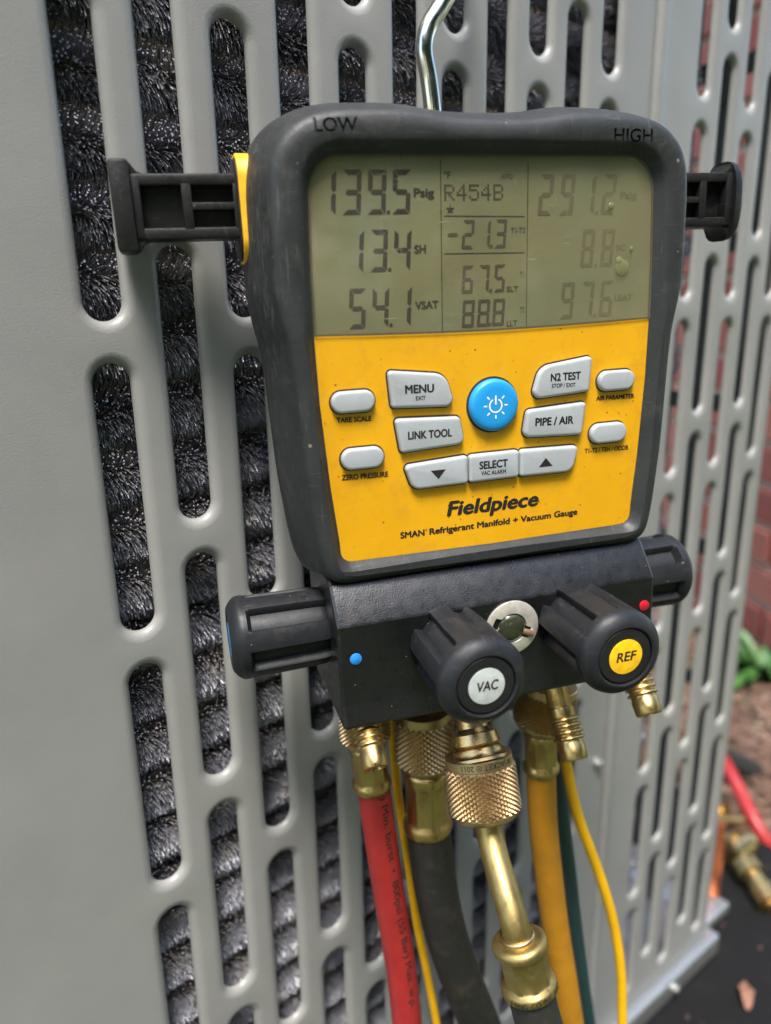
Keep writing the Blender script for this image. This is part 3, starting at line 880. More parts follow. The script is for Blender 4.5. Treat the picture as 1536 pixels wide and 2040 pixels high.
g = G(); g.add([(sx+(.062 if i % 2 == 0 else .026)*math.sin(i*PI/5), .008, sz+(.062 if i % 2 == 0 else .026)*math.cos(i*PI/5)) for i in range(10)], [tuple(range(10))])
g.build('star_mark', DK, disp, smooth=False)

# keypad
def button(name, pts, rads, mat='button', h=.085, dome=.012, parent=None):
    pts = [Vector(p) for p in pts]
    o0 = round_poly(pts, rads)
    g = G()
    L0 = offset_poly(o0, -.022)
    g.loops([[(p.x, -.004, p.y) for p in L0], [(p.x, -.004, p.y) for p in offset_poly(o0, .01)]])  # flat dark ring in place of the shaded gap round the button
    gk = g
    g = G()
    g.loops([[(p.x, .02, p.y) for p in o0], [(p.x, -h*.62, p.y) for p in o0], [(p.x, -h*.84, p.y) for p in offset_poly(o0, .008)], [(p.x, -h*.96, p.y) for p in offset_poly(o0, .022)], [(p.x, -h, p.y) for p in offset_poly(o0, .045)]], True, False, True)
    b_ = g.build(name, mat, parent or dev, angle=70)
    gk.build('gap_shade', 'gap_shade', b_, smooth=False)
    return b_
menu = ((-1.4521, 0.5521), (-0.6778, 0.4585), (-0.5458, 0.0272), (-1.4159, 0.0737))
link = ((-1.3830, -0.0666), (-0.4870, -0.1090), (-0.4246, -0.4789), (-1.3166, -0.5217))
sel_down = ((-1.2834, -0.6905), (-0.3820, -0.6416), (-0.3881, -1.0268), (-1.1684, -1.0327))
sel_mid = ((-0.3680, -0.6430), (0.3674, -0.6426), (0.3616, -1.0207), (-0.3739, -1.0250))
sel_up = ((0.3819, -0.6440), (1.2795, -0.6669), (1.1903, -1.0337), (0.3763, -1.0223))
tare = (-2.1988, 0.3329, -1.6342, 0.0607)
zero = (-2.1149, -0.3987, -1.5480, -0.6767)
air = (1.5684, 0.3290, 2.1316, 0.0519)
t12 = (1.4699, -0.3962, 2.0372, -0.6767)
def mir(p): return [(-x+.0, z) for x, z in reversed(p)]
bm_ = button('button', menu, [.05, .22, .10, .05])
bl_ = button('button', link, [.05, .07, .09, .05])
bn_ = button('button', mir(menu), [.05, .10, .22, .05])
bp_ = button('button', mir(link), [.05, .09, .07, .05])
bsd = button('button', sel_down, [.06, .05, .05, .14])
bss = button('button', sel_mid, [.05, .05, .05, .05])
bsu = button('button', sel_up, [.05, .06, .16, .05])
for nm, q in (('tare', tare), ('zero', zero), ('air', air), ('t12', t12)):
    (xa, za, xb, zb_) = q
    button('round_ended_button', [(xa, zb_), (xb, zb_), (xb, za), (xa, za)], abs(za-zb_)*.48)
pc = (0.0, 0.0); pr_ = 0.3449
g = G(); g.lathe((0, .02, 0), (0, -1, 0), [(0, pr_), (.09, pr_), (.115, pr_-.015), (.13, pr_-.05), (.134, pr_-.12), (.134, 0)], 56)
pw = g.build('power_button', 'blue', dev, angle=60)
g = G(); g.lathe((0, .004, 0), (0, -1, 0), [(0, pr_+.03), (.008, pr_+.03), (.008, pr_-.01)], 56); g.build('gap_shade', 'gap_shade', pw)
# power mark with rays
g = G(); yp = -.1165
def strip(a0, a1, r0, r1, n_=18):
    g.loops([[(r0*math.sin(a0+(a1-a0)*i/n_), yp, r0*math.cos(a0+(a1-a0)*i/n_)) for i in range(n_+1)], [(r1*math.sin(a0+(a1-a0)*i/n_), yp, r1*math.cos(a0+(a1-a0)*i/n_)) for i in range(n_+1)]], False)
strip(.45, 2*PI-.45, .078, .098)
g.add([(-.011, yp, .012), (.011, yp, .012), (.011, yp, .135), (-.011, yp, .135)], [(0, 1, 2, 3)])
for i in range(1, 8):
    a = i*PI/4
    c, s_ = math.cos(a), math.sin(a)
    q = [(-.010, .125), (.010, .125), (.010, .172), (-.010, .172)]
    g.add([(u*c+v*s_, yp, -u*s_+v*c) for u, v in q], [(0, 1, 2, 3)])
g.build('power_mark', 'white_print', pw, smooth=False)
text('MENU', 'lettering', bm_, 'black_print', (-1.2410, 0.2521), 0.3923, 0.1007, y=-0.0875, bold=0.020, shear=0.00, ang=-0.0221)
text('EXIT', 'lettering', bm_, 'black_print', (-1.1015, 0.1548), 0.1345, 0.0493, y=-0.0875, bold=0.012, shear=0.00, ang=-0.0107)
text('LINK TOOL', 'lettering', bl_, 'black_print', (-1.2248, -0.3426), 0.6096, 0.0979, y=-0.0875, bold=0.020, shear=0.00, ang=-0.0207)
text('TARE SCALE', 'lettering', face, 'black_print', (-2.1356, -0.0561), 0.4565, 0.0611, y=-0.0040, bold=0.020, shear=0.00, ang=-0.0269)
text('ZERO PRESSURE', 'lettering', face, 'black_print', (-2.1165, -0.8072), 0.6261, 0.0670, y=-0.0040, bold=0.020, shear=0.00, ang=-0.0272)
text('N2 TEST', 'lettering', bn_, 'black_print', (0.8160, 0.2580), 0.4525, 0.0966, y=-0.0875, bold=0.020, shear=0.00, ang=-0.0008)
text('STOP / EXIT', 'lettering', bn_, 'black_print', (0.8321, 0.1695), 0.3582, 0.0519, y=-0.0875, bold=0.012, shear=0.00, ang=-0.0296)
text('PIPE / AIR', 'lettering', bp_, 'black_print', (0.5934, -0.3286), 0.5813, 0.1025, y=-0.0875, bold=0.020, shear=0.00, ang=-0.0260)
text('AIR PARAMETER', 'lettering', face, 'black_print', (1.5696, -0.0717), 0.6067, 0.0607, y=-0.0040, bold=0.020, shear=0.00, ang=-0.0181)
text('T1-T2 / TSH / ODDB', 'lettering', face, 'black_print', (1.4115, -0.8040), 0.7047, 0.0628, y=-0.0040, bold=0.016, shear=0.00, ang=-0.0197)
text('SELECT', 'lettering', bss, 'black_print', (-0.2317, -0.8434), 0.4201, 0.0999, y=-0.0875, bold=0.020, shear=0.00, ang=-0.0099)
text('VAC ALARM', 'lettering', bss, 'black_print', (-0.2079, -0.9297), 0.3676, 0.0536, y=-0.0875, bold=0.012, shear=0.00, ang=-0.0257)
text('Fieldpiece', 'lettering', face, 'black_print', (-0.6854, -1.4687), 1.3726, 0.1960, y=-0.0040, bold=0.020, shear=0.22, ang=-0.0072)
text('®', 'lettering', face, 'black_print', (0.6827, -1.4435), 0.0367, 0.0345, y=-0.0040, bold=0.000, shear=0.00, ang=-0.0154)
text('SMAN', 'lettering', face, 'black_print', (-1.3582, -1.6997), 0.3479, 0.0830, y=-0.0040, bold=0.020, shear=0.00, ang=0.0004)
text('®', 'lettering', face, 'black_print', (-1.0011, -1.6447), 0.0302, 0.0335, y=-0.0040, bold=0.000, shear=0.00, ang=-0.0075)
text('Refrigerant Manifold + Vacuum Gauge', 'lettering', face, 'black_print', (-0.9423, -1.6992), 2.2657, 0.0839, y=-0.0040, bold=0.020, shear=0.00, ang=0.0037)
g = G(); g.add([(-0.9233, -.087, -0.7914), (-0.7133, -.087, -0.7914), (-0.8183, -.087, -0.9154)], [(0, 1, 2)]); g.build('arrow_mark', 'black_print', bsd, smooth=False)
g = G(); g.add([(0.6568, -.087, -0.9117), (0.8668, -.087, -0.9117), (0.7618, -.087, -0.7877)], [(0, 1, 2)]); g.build('arrow_mark', 'black_print', bsu, smooth=False)

# hose hanger bars on both flanks
for sg in (-1, 1):
    xe_ = 0.0 if sg < 0 else -.14
    g = G()
    def bx(x0, x1, y0, y1, z0, z1, b=.02):
        x0, x1 = [x+(xe_ if x > 4 else 0) for x in (x0, x1)]
        g.box((min(sg*x0, sg*x1), y0, z0), (max(sg*x0, sg*x1), y1, z1), b, 2)
    bx(2.90, 4.3, .84, 1.02, 2.26, 2.93, .01)
    bx(2.90, 4.3, .68, 1.14, 2.83, 2.965, .03); bx(2.90, 4.3, .68, 1.14, 2.225, 2.36, .03)
    bx(4.17, 4.3, .675, 1.145, 2.24, 2.95, .02); bx(3.585, 3.70, .683, 1.137, 2.30, 2.90, .012); bx(2.96, 3.09, .683, 1.137, 2.30, 2.90, .012)
    bx(3.05, 3.63, .688, 1.13, 2.555, 2.64, .012)
    if sg < 0:
        bx(4.26, 4.50, .60, 1.20, 2.09, 3.12, .05)
    else:
        pl = []
        for q in range(13):
            a = -PI/2+PI*q/12; pl.append((4.12+.24*max(0, math.cos(a))**.6, .92+.34*math.sin(a)))
        zr = [(2.03, .30), (2.05, .52), (2.10, .72), (2.20, .88), (2.34, .97), (2.5, 1), (2.66, 1), (2.82, .97), (2.96, .88), (3.06, .72), (3.11, .52), (3.13, .30)]
        g.loops([[(4.12+(x-4.12)*k_, .92+(y-.92)*k_, z) for x, y in pl] for z, k_ in zr], True, True, True)
    # fillets at both ends
    for (xa, d) in ((4.26+xe_, -1), (2.96, 1)):
        for (zz, u) in ((2.95, 1), (2.24, -1)):
            pts = [(xa, zz), (xa+d*.16, zz), (xa+d*.07, zz+u*.04), (xa+d*.02, zz+u*.11), (xa, zz+u*.14)]
            g.loops([[(sg*x, .70, z) for x, z in pts], [(sg*x, 1.1, z) for x, z in pts]], True, True, True)
    g.build('hanger_bar', 'bar_plastic', dev, angle=40)
    # yellow inner housing edge showing round the bar
    rp = round_poly([Vector((.52, 1.92)), Vector((1.30, 1.92)), Vector((1.30, 3.20)), Vector((.52, 3.20))], .30)
    rq = offset_poly(rp, .035)
    g = G(); g.loops([[(sg*2.70, p.x, p.y) for p in rp], [(sg*3.022, p.x, p.y) for p in rp], [(sg*3.032, p.x, p.y) for p in offset_poly(rp, .01)], [(sg*3.032, p.x, p.y) for p in rq], [(sg*2.9, p.x, p.y) for p in rq]], True, False, False)
    g.build('bar_collar', 'yellow_clip', dev, angle=50)
    g = G(); g.loops([[(sg*2.9, p.x, p.y) for p in rq], [(sg*3.035, p.x, p.y) for p in offset_poly(rq, .004)], [(sg*3.06, p.x, p.y) for p in offset_poly(rq, .03)]], True, False, True)
    g.build('bar_foot', 'bar_plastic', dev, angle=50)

# hanging hook
hp = ((-0.3615, 1.0000, 3.2821), (-0.3946, 0.9500, 3.7397), (-0.4322, 0.9500, 4.1010), (-0.4897, 0.9500, 4.4423), (-0.4277, 0.9700, 4.6870), (-0.2543, 1.0000, 4.9276), (-0.0731, 1.0500, 5.1647), (0.1783, 1.2000, 5.4654), (1.0032, 2.9826, 6.6529), (0.7800, 3.8100, 6.5306), (0.6676, 4.0437, 5.8138))
g = G(); tube(g, catmull(hp, 12), .115, 20); g.build('hook', 'chrome', dev)

# manifold block
sec = [(.55, -2.12), (.10, -2.14), (-.05, -2.22), (-.385, -2.645), (-.405, -2.69), (-.405, -3.80), (-.410, -3.835), (-.475, -4.10), (-.465, -4.145), (-.43, -4.17), (1.35, -4.17), (1.42, -4.10), (1.42, -2.4), (1.2, -2.2)]
g = G()
ex = 2.40
rr = []
for x, ins in ((-ex, .05), (-ex+.015, .02), (-ex+.05, 0), (ex-.05, 0), (ex-.015, .02), (ex, .05)):
    sv = [Vector(p) for p in sec]
    sv = offset_poly(sv, ins) if ins else sv
    rr.append([(x, p.x, p.y) for p in sv])
g.loops(rr, True, True, True)
blk = g.build('manifold_block', 'manifold_coat', dev, angle=16)
for x, z, mt in ((-2.165, -3.155, 'dot_blue'), (2.235, -3.105, 'dot_red')):
    g = G(); g.lathe((x, -.40, z), (0, -1, 0), [(0, .082), (.018, .080), (.024, .070), (.026, 0)], 24); g.build('colour_dot', mt, blk)

# valve knobs
def knob(center, axis, length=1.36, rmax=.585):
    a = Vector(center); d = Vector(axis).normalized()
    kb = G(); n = 192
    def lobed(t, r, th):
        # six raised pads with channels between; channels stop short of the collar
        ph = (th*6/(2*PI)) % 1.0
        e = abs(ph-.5)*2           # 0 in channel centre
        w0, w1 = .44, .52
        k_ = 0 if e < w0 else (1 if e > w1 else (e-w0)/(w1-w0))
        f = t/length
        depth = .115 if f < .78 else .115*max(0, 1-(f-.78)/.035)
        return r-depth*(1-k_)
    pf = [(0, rmax*.90), (.03, rmax*.93), (.10, rmax*.95)] + [(length*f, rmax*(.955+.045*f)) for f in (.2, .4, .6, .74, .775, .80, .82, .84)] + [(length*.875, rmax*.995), (length*.91, rmax*.965), (length*.945, rmax*.90), (length*.975, rmax*.81), (length*.99, rmax*.745), (length*.995, rmax*.70), (length*.985, rmax*.665), (length*.93, rmax*.655), (length*.93, 0)]
    kb.lathe(a, d, pf, n, lobed)
    return kb
def knob_part(center, axis, capmat, txt=None, twist=0):
    d = Vector(axis).normalized(); L_ = 1.36
    g = knob(center, axis)
    kb = g.build('valve_knob', 'knob_rubber', dev, angle=38)
    g = G(); c = Vector(center)+d*L_*.925; g.lathe(c, d, [(0, .375), (.062, .375), (.075, .36), (.078, .265)], 40); g.lathe(c, d, [(0.0, .27), (.0745, .27), (.0745, 0)], 40); g.build('knob_cap', 'cap_black', kb)
    g = G(); g.lathe(c, d, [(.02, .238), (.086, .238), (.088, .23), (.088, 0)], 40); lab = g.build('cap_label', capmat, kb)
    return kb, c+d*.0885
ZK = -3.10
kv, cv = knob_part((-.87, -.40, -3.12), (0, -1, 0), 'cap_grey')
kr, cr_ = knob_part((1.045, -.40, -3.085), (0, -1, 0), 'cap_yellow')
knob_part((-ex+.02, .56, -3.02), (-1, 0, 0), 'cap_blue')
knob_part((ex-.27, .56, -3.02), (1, 0, 0), 'dot_red')
text('VAC', 'lettering', kv, 'black_print', (cv.x, cv.z-.055), .285, .125, 'C', y=cv.y-.002, bold=.014, shear=.12)
text('REF', 'lettering', kr, 'black_print', (cr_.x, cr_.z-.055), .275, .125, 'C', y=cr_.y-.002, bold=.014, shear=.12)
# sight glass
g = G(); sgx, sgz = .095, -3.09
n = 48
def rin(i):
    th = 2*PI*i/n
    for a0 in (math.radians(158), math.radians(-22)):
        dd = (th-a0+PI) % (2*PI)-PI
        if abs(dd) < .30: return .30
    return .215
R1 = [(sgx+.405*math.cos(2*PI*i/n), -.385, sgz+.405*math.sin(2*PI*i/n)) for i in range(n)]
R2 = [(sgx+.405*math.cos(2*PI*i/n), -.425, sgz+.405*math.sin(2*PI*i/n)) for i in range(n)]
R3 = [(sgx+.39*math.cos(2*PI*i/n), -.435, sgz+.39*math.sin(2*PI*i/n)) for i in range(n)]
R4 = [(sgx+(rin(i)+.008)*math.cos(2*PI*i/n), -.435, sgz+(rin(i)+.008)*math.sin(2*PI*i/n)) for i in range(n)]
R5 = [(sgx+rin(i)*math.cos(2*PI*i/n), -.425, sgz+rin(i)*math.sin(2*PI*i/n)) for i in range(n)]
R6 = [(sgx+rin(i)*math.cos(2*PI*i/n), -.395, sgz+rin(i)*math.sin(2*PI*i/n)) for i in range(n)]
g.loops([R1, R2, R3, R4, R5, R6]); sgl = g.build('sight_glass', 'nickel', dev, angle=40)
g = G(); g.lathe((sgx, -.4065, sgz), (0, -1, 0), [(0, .212), (.03, .195), (.06, .15), (.078, .08), (.083, 0)], 32); g.build('glass_dome', 'sight', sgl)
g = G(); g.lathe((sgx+.16, -.42, sgz-.07), (1, -.15, -.42), [(0, .045), (.14, .050), (.17, .035), (.172, 0)], 14); g.build('pin', 'pin', sgl)

# flare ports leaning forward out of the bottom edge
def flare(x, y, z, ang, shank, mat='brass', sc=1.0):
    d = (0, -math.sin(ang), -math.cos(ang))
    g = G()
    pf = [(-.35, .185), (shank*.72, .185), (shank*.74, .175), (shank*.78, .175), (shank*.80, .20), (shank, .205)]
    t = shank
    for i in range(4):
        pf += [(t+.012, .20), (t+.035, .245), (t+.055, .250), (t+.078, .205)]; t += .09
    pf += [(t+.02, .20), (t+.05, .215), (t+.24, .212), (t+.27, .195), (t+.275, .13), (t+.16, .10), (t+.16, 0)]
    pf = [(t_, r_*sc) for t_, r_ in pf]
    g.lathe((x, y, z), d, pf, 32); return g.build('flare_port', mat, dev, angle=40), t+.275
flare(-2.03, -.03, -4.15, math.radians(47), .20, sc=.86)
flare(.95, -.02, -4.20, math.radians(36.2), .62, sc=.95)
flare(2.30, -.06, -4.20, math.radians(41), .20, sc=.95)
# the vacuum port with its collar
dv = Vector((0, -.41, -.80)).normalized()
v0 = Vector((-.52, -.28, -4.30))
g = G(); g.lathe(v0, Vector((0, -.5, -.8)), [(-.4, .225), (.28, .225), (.30, .24), (.34, .27), (.36, .33), (.50, .345), (.52, .33), (.53, .30), (.56, .345), (.60, .36), (.62, .36), (.66, .38), (.68, .41), (.72, .42)], 40); g.build('flare_port', 'brass_bright', dev, angle=30)
# rear ports
REARY = .62
for x in (-1.8634, -0.8989, 1.2457):
    g = G(); g.lathe((x, REARY, -4.05), (0, 0, -1), [(0, .30), (.5, .30)], 28); g.build('rear_port', 'brass', dev)

flush_q = list(FONTQ)
flush_text()
# cut the engraved words
for q in cutters:
    me = q['mesh']
    bm = bmesh.new(); bm.from_mesh(me); bmesh.ops.remove_doubles(bm, verts=bm.verts[:], dist=2e-5); bm.to_mesh(me); bm.free()
    fix(me, False)
    co = bpy.data.objects.new('cutter', me); COL.objects.link(co); co.matrix_world = dev.matrix_world
    md = boot.modifiers.new('cut', 'BOOLEAN'); md.object = co; md.operation = 'DIFFERENCE'; md.solver = 'EXACT'
    q['co'] = co
bpy.context.view_layer.update()
dg = bpy.context.evaluated_depsgraph_get()
bme = bpy.data.meshes.new_from_object(boot.evaluated_get(dg))
if len(bme.vertices) > 3000:
    boot.modifiers.clear(); boot.data = bme; bme.name = 'rubber_boot'
    fix(bme, True, 50, False)
else:
    boot.modifiers.clear()
for q in cutters: bpy.data.objects.remove(q['co'])

# ------------------------------------------------------------------ hoses and cords (in the gauge's frame, carried to the world)
def knurl(g, a, d, length, r, n=34, rows=11, h=.045):
    a = Vector(a); d = Vector(d).normalized(); x = d.orthogonal().normalized(); y = d.cross(x)
    N2 = 2*n; R2_ = 2*rows
    vs = []; idx = {}
    for j in range(R2_+1):
        for i in range(N2):
            pk = (i+j) % 2 == 0
            f = j/R2_
            rr_ = r+(0 if not pk else h)
            if j in (0, R2_): rr_ = r
            th = PI*i/n
            idx[(i, j)] = len(vs); vs.append(a+d*(length*f)+(x*math.cos(th)+y*math.sin(th))*rr_)
    fs = []
    for j in range(R2_+1):
        for i in range(N2):
            if (i+j) % 2: continue
            l, r_ = idx[((i-1) % N2, j)], idx[((i+1) % N2, j)]; c = idx[(i, j)]
            if j > 0: u = idx[(i, j-1)]; fs += [(c, l, u), (c, u, r_)]
            if j < R2_: b = idx[(i, j+1)]; fs += [(c, b, l), (c, r_, b)]
    g.add(vs, fs)
def ferrule(g, a, d, length, r, flutes=9, mid=.97):
    def rf(t, rr, th):
        f = t/length
        if .19 < f < .81:
            k_ = min(1, (f-.19)/.05, (.81-f)/.05)
            ph = (th % (2*PI/flutes))-PI/flutes
            return rr*(1-k_*(1-math.cos(PI/flutes)/math.cos(ph)))
        return rr
    pf = [(0, r*.55), (0, r*.80), (.015, r*.90), (.05, r*.985), (.09, r), (length*.17, r*.985), (length*.20, r*(mid+.01)), (length*.24, r*mid), (length*.5, r*mid), (length*.76, r*mid), (length*.80, r*mid), (length*.84, r*(mid*.5+.55)), (length*.90, r*(1.10 if mid > .9 else 1.02)), (length*.97, r*(1.08 if mid > .9 else 1.01)), (length, r*(1.03 if mid > .9 else .97)), (length*1.0, r*.8)]
    g.lathe(a, d, pf, 120, rf)
def hose_text(s_, name, parent, origin, path_w, r, start, cap, theta, mat, down=True, width=None):
    fr = frames(path_w, Vector(DM @ Vector((0, -1, 0))))
    cum = [0]
    for i in range(1, len(path_w)): cum.append(cum[-1]+(path_w[i]-path_w[i-1]).length)
    def fn(X, Y):
        s0 = start+X
        i = 0
        while i < len(cum)-2 and cum[i+1] < s0: i += 1
        f = (s0-cum[i])/max(1e-6, cum[i+1]-cum[i])
        p = path_w[i].lerp(path_w[i+1], f); _, t, a, b = fr[i]
        th = theta-(Y-cap/2)/r
        return p+(a*math.cos(th)+b*math.sin(th))*(r+.006)-Vector(origin)
    text(s_, name, parent, mat, (0, 0), width, cap, fn=fn, bold=.0)
def carry(g): return g.map(lambda p: DL(p))

def hose(name, label, pts, r, mat, nut=None, fer=None, nutmat='brass_knurl', fermat='brass', texts=None, cat='hose', mid=.97):
    P_ = catmull([Vector(p) for p in pts], 14)
    pw_ = [DL(p) for p in P_]
    o0 = pw_[0]
    t = thing(name, label, cat, o0)
    g = G(); tube(g, pw_, r, 28, ref=DM @ Vector((0, -1, 0))); g.build('hose', mat, t, o0, angle=60)
    if fer:
        a, d, Lf, rf_ = fer; g = G(); ferrule(g, a, d, Lf, rf_, mid=mid); carry(g).build('crimp_ferrule', fermat, t, o0, angle=40)
    if nut:
        a, d, Ln, rn, n_, rows = nut
        g = G(); dd = Vector(d).normalized(); knurl(g, Vector(a)+dd*.14, d, Ln-.24, rn, n_, rows); nb = carry(g).build('knurled_nut', nutmat, t, o0, smooth=False)
        g = G(); g.lathe(a, d, [(0, rn*.6), (0, rn*.985), (.01, rn*1.01), (.13, rn*1.01), (.14, rn*.99), (.15, rn*.9)], 64)
        g.lathe(Vector(a)+dd*(Ln-.11), d, [(0, rn*.9), (0, rn), (.05, rn*.97), (.09, rn*.88), (.11, rn*.75), (.11, 0)], 64)
        carry(g).build('nut_collar', nutmat, nb, o0, angle=40)
    if texts:
        for (s_, st, cap, th, wd_) in texts: hose_text(s_, 'printed_lettering', t, o0, pw_, r, st, cap, th, 'black_print', width=wd_)
    return t, pw_, o0
dn = (0, 0, -1)
hose('red_hose', 'red rubber charging hose with black pressure lettering, leftmost below the gauge', ((-1.7910, 0.6200, -5.8264), (-1.7804, 0.6200, -5.9389), (-1.7319, 0.6200, -6.6233), (-1.6586, 0.6200, -7.5649), (-1.5731, 0.6200, -8.5542), (-1.4767, 0.6200, -9.6491), (-1.4144, 0.6200, -10.8564), (-1.3521, 0.6200, -12.0637), (-1.2898, 0.6200, -13.2709)), .262, 'hose_red', ((-1.8634, 0.6200, -4.2800), (0.0041, -0.0000, -0.8481), 0.848, .36, 30, 9), ((-1.8505, 0.6200, -5.1125), (0.0469, 0.0000, -0.8023), 0.804, .285), texts=[(') Min. burst  •  800psi (55 Bar) Max. w.p.', 0.131, .118, -.35, 4.323)])
hose('black_hose', 'thick black dirty rubber hose between the red hose and the angled brass tube', ((-0.8970, 0.6200, -6.8272), (-0.8924, 0.6200, -6.9646), (-0.8819, 0.6200, -7.1931), (-0.8168, 0.6200, -8.0051), (-0.6791, 0.6200, -8.9786), (-0.4401, 0.6200, -10.0222), (-0.1097, 0.6200, -11.1651), (0.2208, 0.6200, -12.3081), (0.5512, 0.6200, -13.4510)), .365, 'hose_black', ((-0.9146, 0.6200, -4.7001), (0.0083, 0.0000, -1.0464), 1.046, .44, 30, 9), ((-0.9068, 0.6200, -5.7648), (-0.0023, 0.0000, -1.1758), 1.176, .365))
hose('ochre_hose', 'ochre yellow rubber hose hanging from the right rear brass nut', ((1.1340, 0.6200, -6.2119), (1.1365, 0.6200, -6.3884), (1.1891, 0.6200, -7.4046), (1.3026, 0.6200, -8.4327), (1.4541, 0.6200, -9.6122), (1.6446, 0.6200, -10.8217), (1.8462, 0.6200, -12.1011), (2.0477, 0.6200, -13.3806), (2.2493, 0.6200, -14.6600)), .248, 'hose_ochre', ((1.2577, 0.6200, -4.7125), (-0.1334, 0.0000, -0.8072), 0.818, .46, 34, 9), ((1.1153, 0.6200, -5.5366), (0.0202, 0.0000, -0.7830), 0.783, .28))
vt, vpw, vo = hose('vacuum_hose', 'black vacuum hose with bright knurled nut and bent brass tube under the grey capped knob', ((-0.4306, -2.0476, -7.4870), (-0.3764, -2.1328, -7.8741), (-0.2887, -2.2592, -8.3579), (-0.1003, -2.4595, -9.1320), (0.2352, -2.6224, -10.0996)), .315, 'hose_black', ((-0.5200, -0.6000, -4.8600), (0.0000, -0.3049, -0.8532), 0.906, .475, 30, 10), ((-0.5200, -1.9071, -6.8484), (0.1355, -0.2129, -0.9676), 0.760, .375), fermat='brass_old', mid=.86)
g = G(); tube(g, [DL(p) for p in catmull([Vector(p) for p in ((-0.5200, -0.8712, -5.6190), (-0.5200, -0.9049, -5.7132), (-0.5236, -1.0082, -5.9001), (-0.5320, -1.1590, -6.0607), (-0.5415, -1.3368, -6.2057), (-0.5487, -1.5210, -6.3462), (-0.5499, -1.6911, -6.4929), (-0.5415, -1.8267, -6.6566), (-0.5200, -1.9071, -6.8484), (-0.5037, -1.9326, -6.9645))], 10)], .192, 32, ref=DM @ Vector((0, -1, 0))); g.build('bent_tube', 'brass_old', vt, vo, angle=60)
g = G(); g.lathe((-0.5200, -1.9071, -6.8484), (0.1355, -0.2129, -0.9676), [(-.06, .195), (-.05, .225), (-.02, .235), (.02, .228), (.03, .2)], 40); g.map(lambda p: DL(p)).build('sealing_ring', 'brass_bright', vt, vo, angle=60)
def band_text(s_, a, d, t_mid, r, cap, width, parent, o0, theta, flip, mat='steel_dark'):
    a = Vector(a); d = Vector(d).normalized(); n = Vector((0, -1, 0)); n = (n-d*n.dot(d)).normalized(); b = d.cross(n)
    sg = -1 if flip else 1
    def fn(X, Y):
        th = theta-sg*(X-width/2)/r
        t = t_mid+(Y-cap/2)*(1 if flip else -1)
        return DL(a+d*t+(n*math.cos(th)+b*math.sin(th))*(r+.004))-o0
    text(s_, 'stamped_lettering', parent, 'black_print', (0, 0), width, cap, fn=fn, bold=0.0)
band_text('W JACKET ® 2011', (-0.5200, -0.6000, -4.8600), (0.0000, -0.3049, -0.8532), .07, .4805, .075, .80, vt, vo, .05, True)
band_text('E ENG. CO. INC. PLSD', (-0.5200, -1.9071, -6.8484), (0.1355, -0.2129, -0.9676), 0.695, .388, .085, .85, vt, vo, .0, False)
P_ = [DL(p) for p in catmull([Vector(p) for p in ((-1.2587, 1.1500, -4.8496), (-1.2738, 1.1500, -5.5869), (-1.2443, 1.1500, -6.5264), (-1.1652, 1.1500, -7.4288), (-1.0830, 1.1500, -8.3813), (-0.9971, 1.1500, -9.3768), (-0.8587, 1.1500, -10.4239), (-0.7072, 1.1500, -11.6594), (-0.5557, 1.1500, -12.8949))], 10)]; g = G(); tube(g, P_, 0.075, 14); o = g.build('yellow_cord', 'cord_yellow', None, P_[0], angle=60); tag(o, 'thin yellow cord between the red hose and the thick black hose', 'cord')
P_ = [DL(p) for p in catmull([Vector(p) for p in ((1.5684, 0.7500, -5.5976), (1.6829, 0.7500, -6.4068), (1.8390, 0.7500, -7.1551), (2.0166, 0.7500, -7.7770), (2.4147, 0.7500, -8.9127), (2.7751, 0.7500, -10.1599), (2.9992, 0.7500, -11.4326), (3.1016, 0.7500, -12.8467), (3.2040, 0.7500, -14.2608))], 10)]; g = G(); tube(g, P_, 0.095, 14); o = g.build('yellow_cord', 'cord_yellow', None, P_[0], angle=60); tag(o, 'thin bright yellow cord bowing out rightmost across the grille', 'cord')
P_ = [DL(p) for p in catmull([Vector(p) for p in ((1.8863, 1.5000, -5.6940), (1.9554, 1.5000, -7.0651), (2.0879, 1.5000, -8.3088), (2.2467, 1.5000, -9.5091), (2.4020, 1.5000, -10.7451), (2.5894, 1.5000, -12.0687), (2.8136, 1.5000, -13.5325), (3.0378, 1.5000, -14.9963))], 10)]; g = G(); tube(g, P_, 0.140, 14); o = g.build('dark_green_cord', 'cord_green', None, P_[0], angle=60); tag(o, 'dark blue green cord hanging behind the ochre hose', 'cord')
flush_text()

# ------------------------------------------------------------------ service valves and lines on the right, at the back
def wtube(name, label, cat, pts, r, mat, per=8):
    P_ = catmull(pts, per); o0 = P_[0]; g = G(); tube(g, P_, r, 20)
    o = g.build(name, mat, None, o0); tag(o, label, cat); return o
wtube('red_hose', 'red hose crossing the black pad at the far right of the unit', 'hose', ((28.3821, 5.5000, -24.4501), (27.2309, 4.2000, -24.4956), (26.5869, 3.2000, -24.9600), (25.9239, 2.2000, -25.4620), (25.8743, 1.2000, -26.4522), (26.7301, 0.2000, -28.4253), (30.3152, -0.6000, -33.0580)), .30, 'hose_red')
wtube('insulated_pipe', 'black foam insulated refrigerant pipe lying by the mulch', 'pipe', ((28.1137, 6.5000, -24.5643), (30.3258, 6.0000, -26.1459), (32.3749, 5.6000, -27.5032), (34.6348, 5.2000, -29.0009), (38.8606, 4.6000, -31.6523)), .62, 'foam')
t = thing('brass_valve', 'golden brass service valve lying level behind the red hose', 'valve', (25.7802, 4.2000, -26.3991))
o0 = (25.7802, 4.2000, -26.3991); a = Vector(o0); b = Vector((29.7850, 3.8000, -28.3601)); d = b-a; Lv = d.length
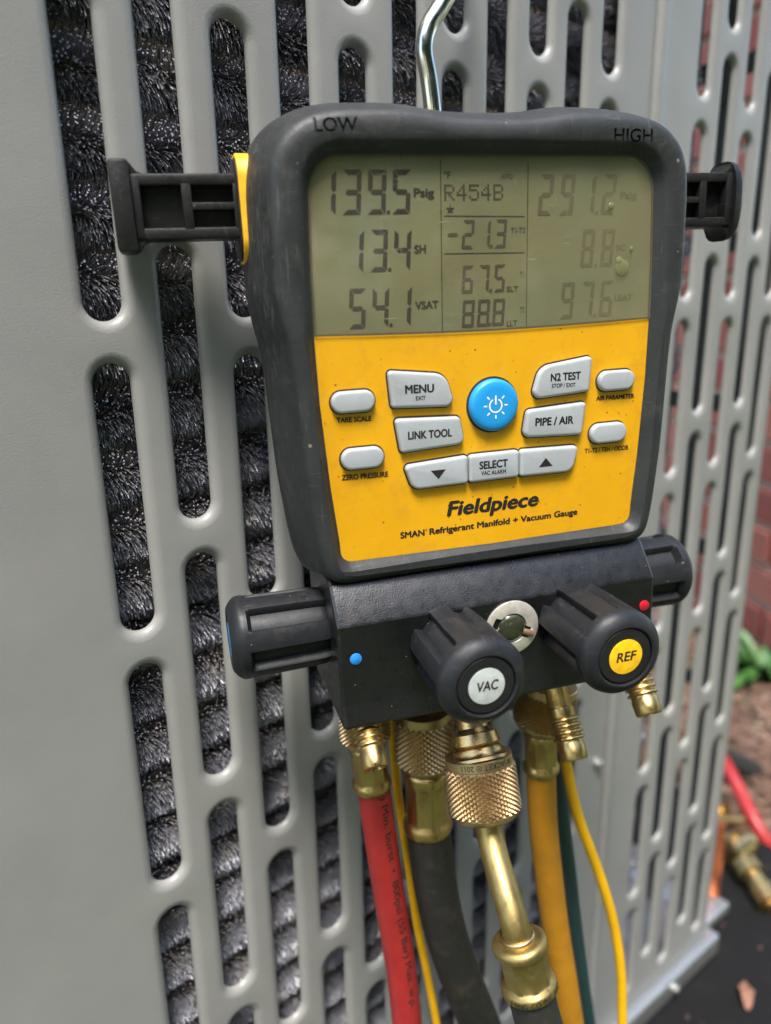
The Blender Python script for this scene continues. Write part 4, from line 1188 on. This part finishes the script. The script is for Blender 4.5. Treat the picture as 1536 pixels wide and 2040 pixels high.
g = G(); g.lathe(a, d, [(0, .16), (.02, .24), (.3, .25), (.34, .36), (.55, .38), (.6, .3), (Lv*.6, .33), (Lv*.75, .38), (Lv*.9, .34), (Lv, .22), (Lv+.02, 0)], 28); g.build('valve_body', 'brass_bright', t, o0)
g = G(); g.lathe(a+d*.3+Vector((0, 0, .2)), (0, 0, 1), [(0, .2), (.35, .2), (.38, .3), (.7, .3), (.74, .2)], 6); g.build('valve_cap', 'brass', t, o0)
o0 = (22.6707, 1.5274, -24.6000); t = thing('brass_valve', 'angled brass fitting pointing down beside the orange tag at the cabinet corner', 'valve', o0)
a = Vector(o0); b = Vector((22.2972, 0.5522, -24.8000)); c = Vector((21.4047, -0.6390, -25.1000))
g = G(); g.lathe(a+Vector((-.5, 0, .0)), (1, -.1, .02), [(0, .42), (.05, .58), (1.0, .60), (1.06, .48), (1.4, .42), (1.42, 0)], 28); g.build('valve_body', 'brass_bright', t, o0)
g = G(); g.lathe(a+Vector((.1, 0, -.1)), c-a, [(0, .36), (.6, .36), (.62, .50), (1.2, .52), (1.24, .38), (1.7, .36), (1.73, .46), (2.4, .46), (2.45, .3), ((c-a).length, .3)], 24); g.build('flare_port', 'brass', t, o0)
g = G(); g.lathe(a+Vector((0, 0, .35)), (0, 0, 1), [(0, .22), (.3, .22), (.32, .16), (.5, .15), (.51, 0)], 6); g.build('valve_cap', 'brass', t, o0)
wtube('copper_stub', 'orange copper pipe stub rising at the cabinet corner', 'pipe', ((20.5427, 1.2000, -22.1748), (20.4095, 1.1000, -23.1334), (20.1986, 1.0000, -24.0572), (20.2822, 1.0000, -25.2299)), .22, 'copper')
o0 = (17.4228, -1.7394, -25.4200)
g = G(); Lf = []
for q in range(7):
    t_ = q/6; wv = random.uniform(.17, .26)*math.sin(PI*(.08+.9*t_))**.8
    c = Vector((o0[0]-.45+.95*t_, o0[1]-.3+.6*t_, o0[2]+.10+.12*math.sin(t_*4)+random.uniform(-.04, .04)))
    nn = Vector((-.5, .85, 0)); Lf.append([c-nn*wv+Vector((0, 0, .14*wv)), c-Vector((0, 0, .05)), c+nn*wv+Vector((0, 0, .2*wv)), c+Vector((0, 0, -.02))])
g.loops(Lf, True, True, True)
o = g.build('dry_leaf', 'leaf_brown', None, o0, smooth=False); tag(o, 'curled brown dry leaf lying on the black pad in the lower right', 'leaf')
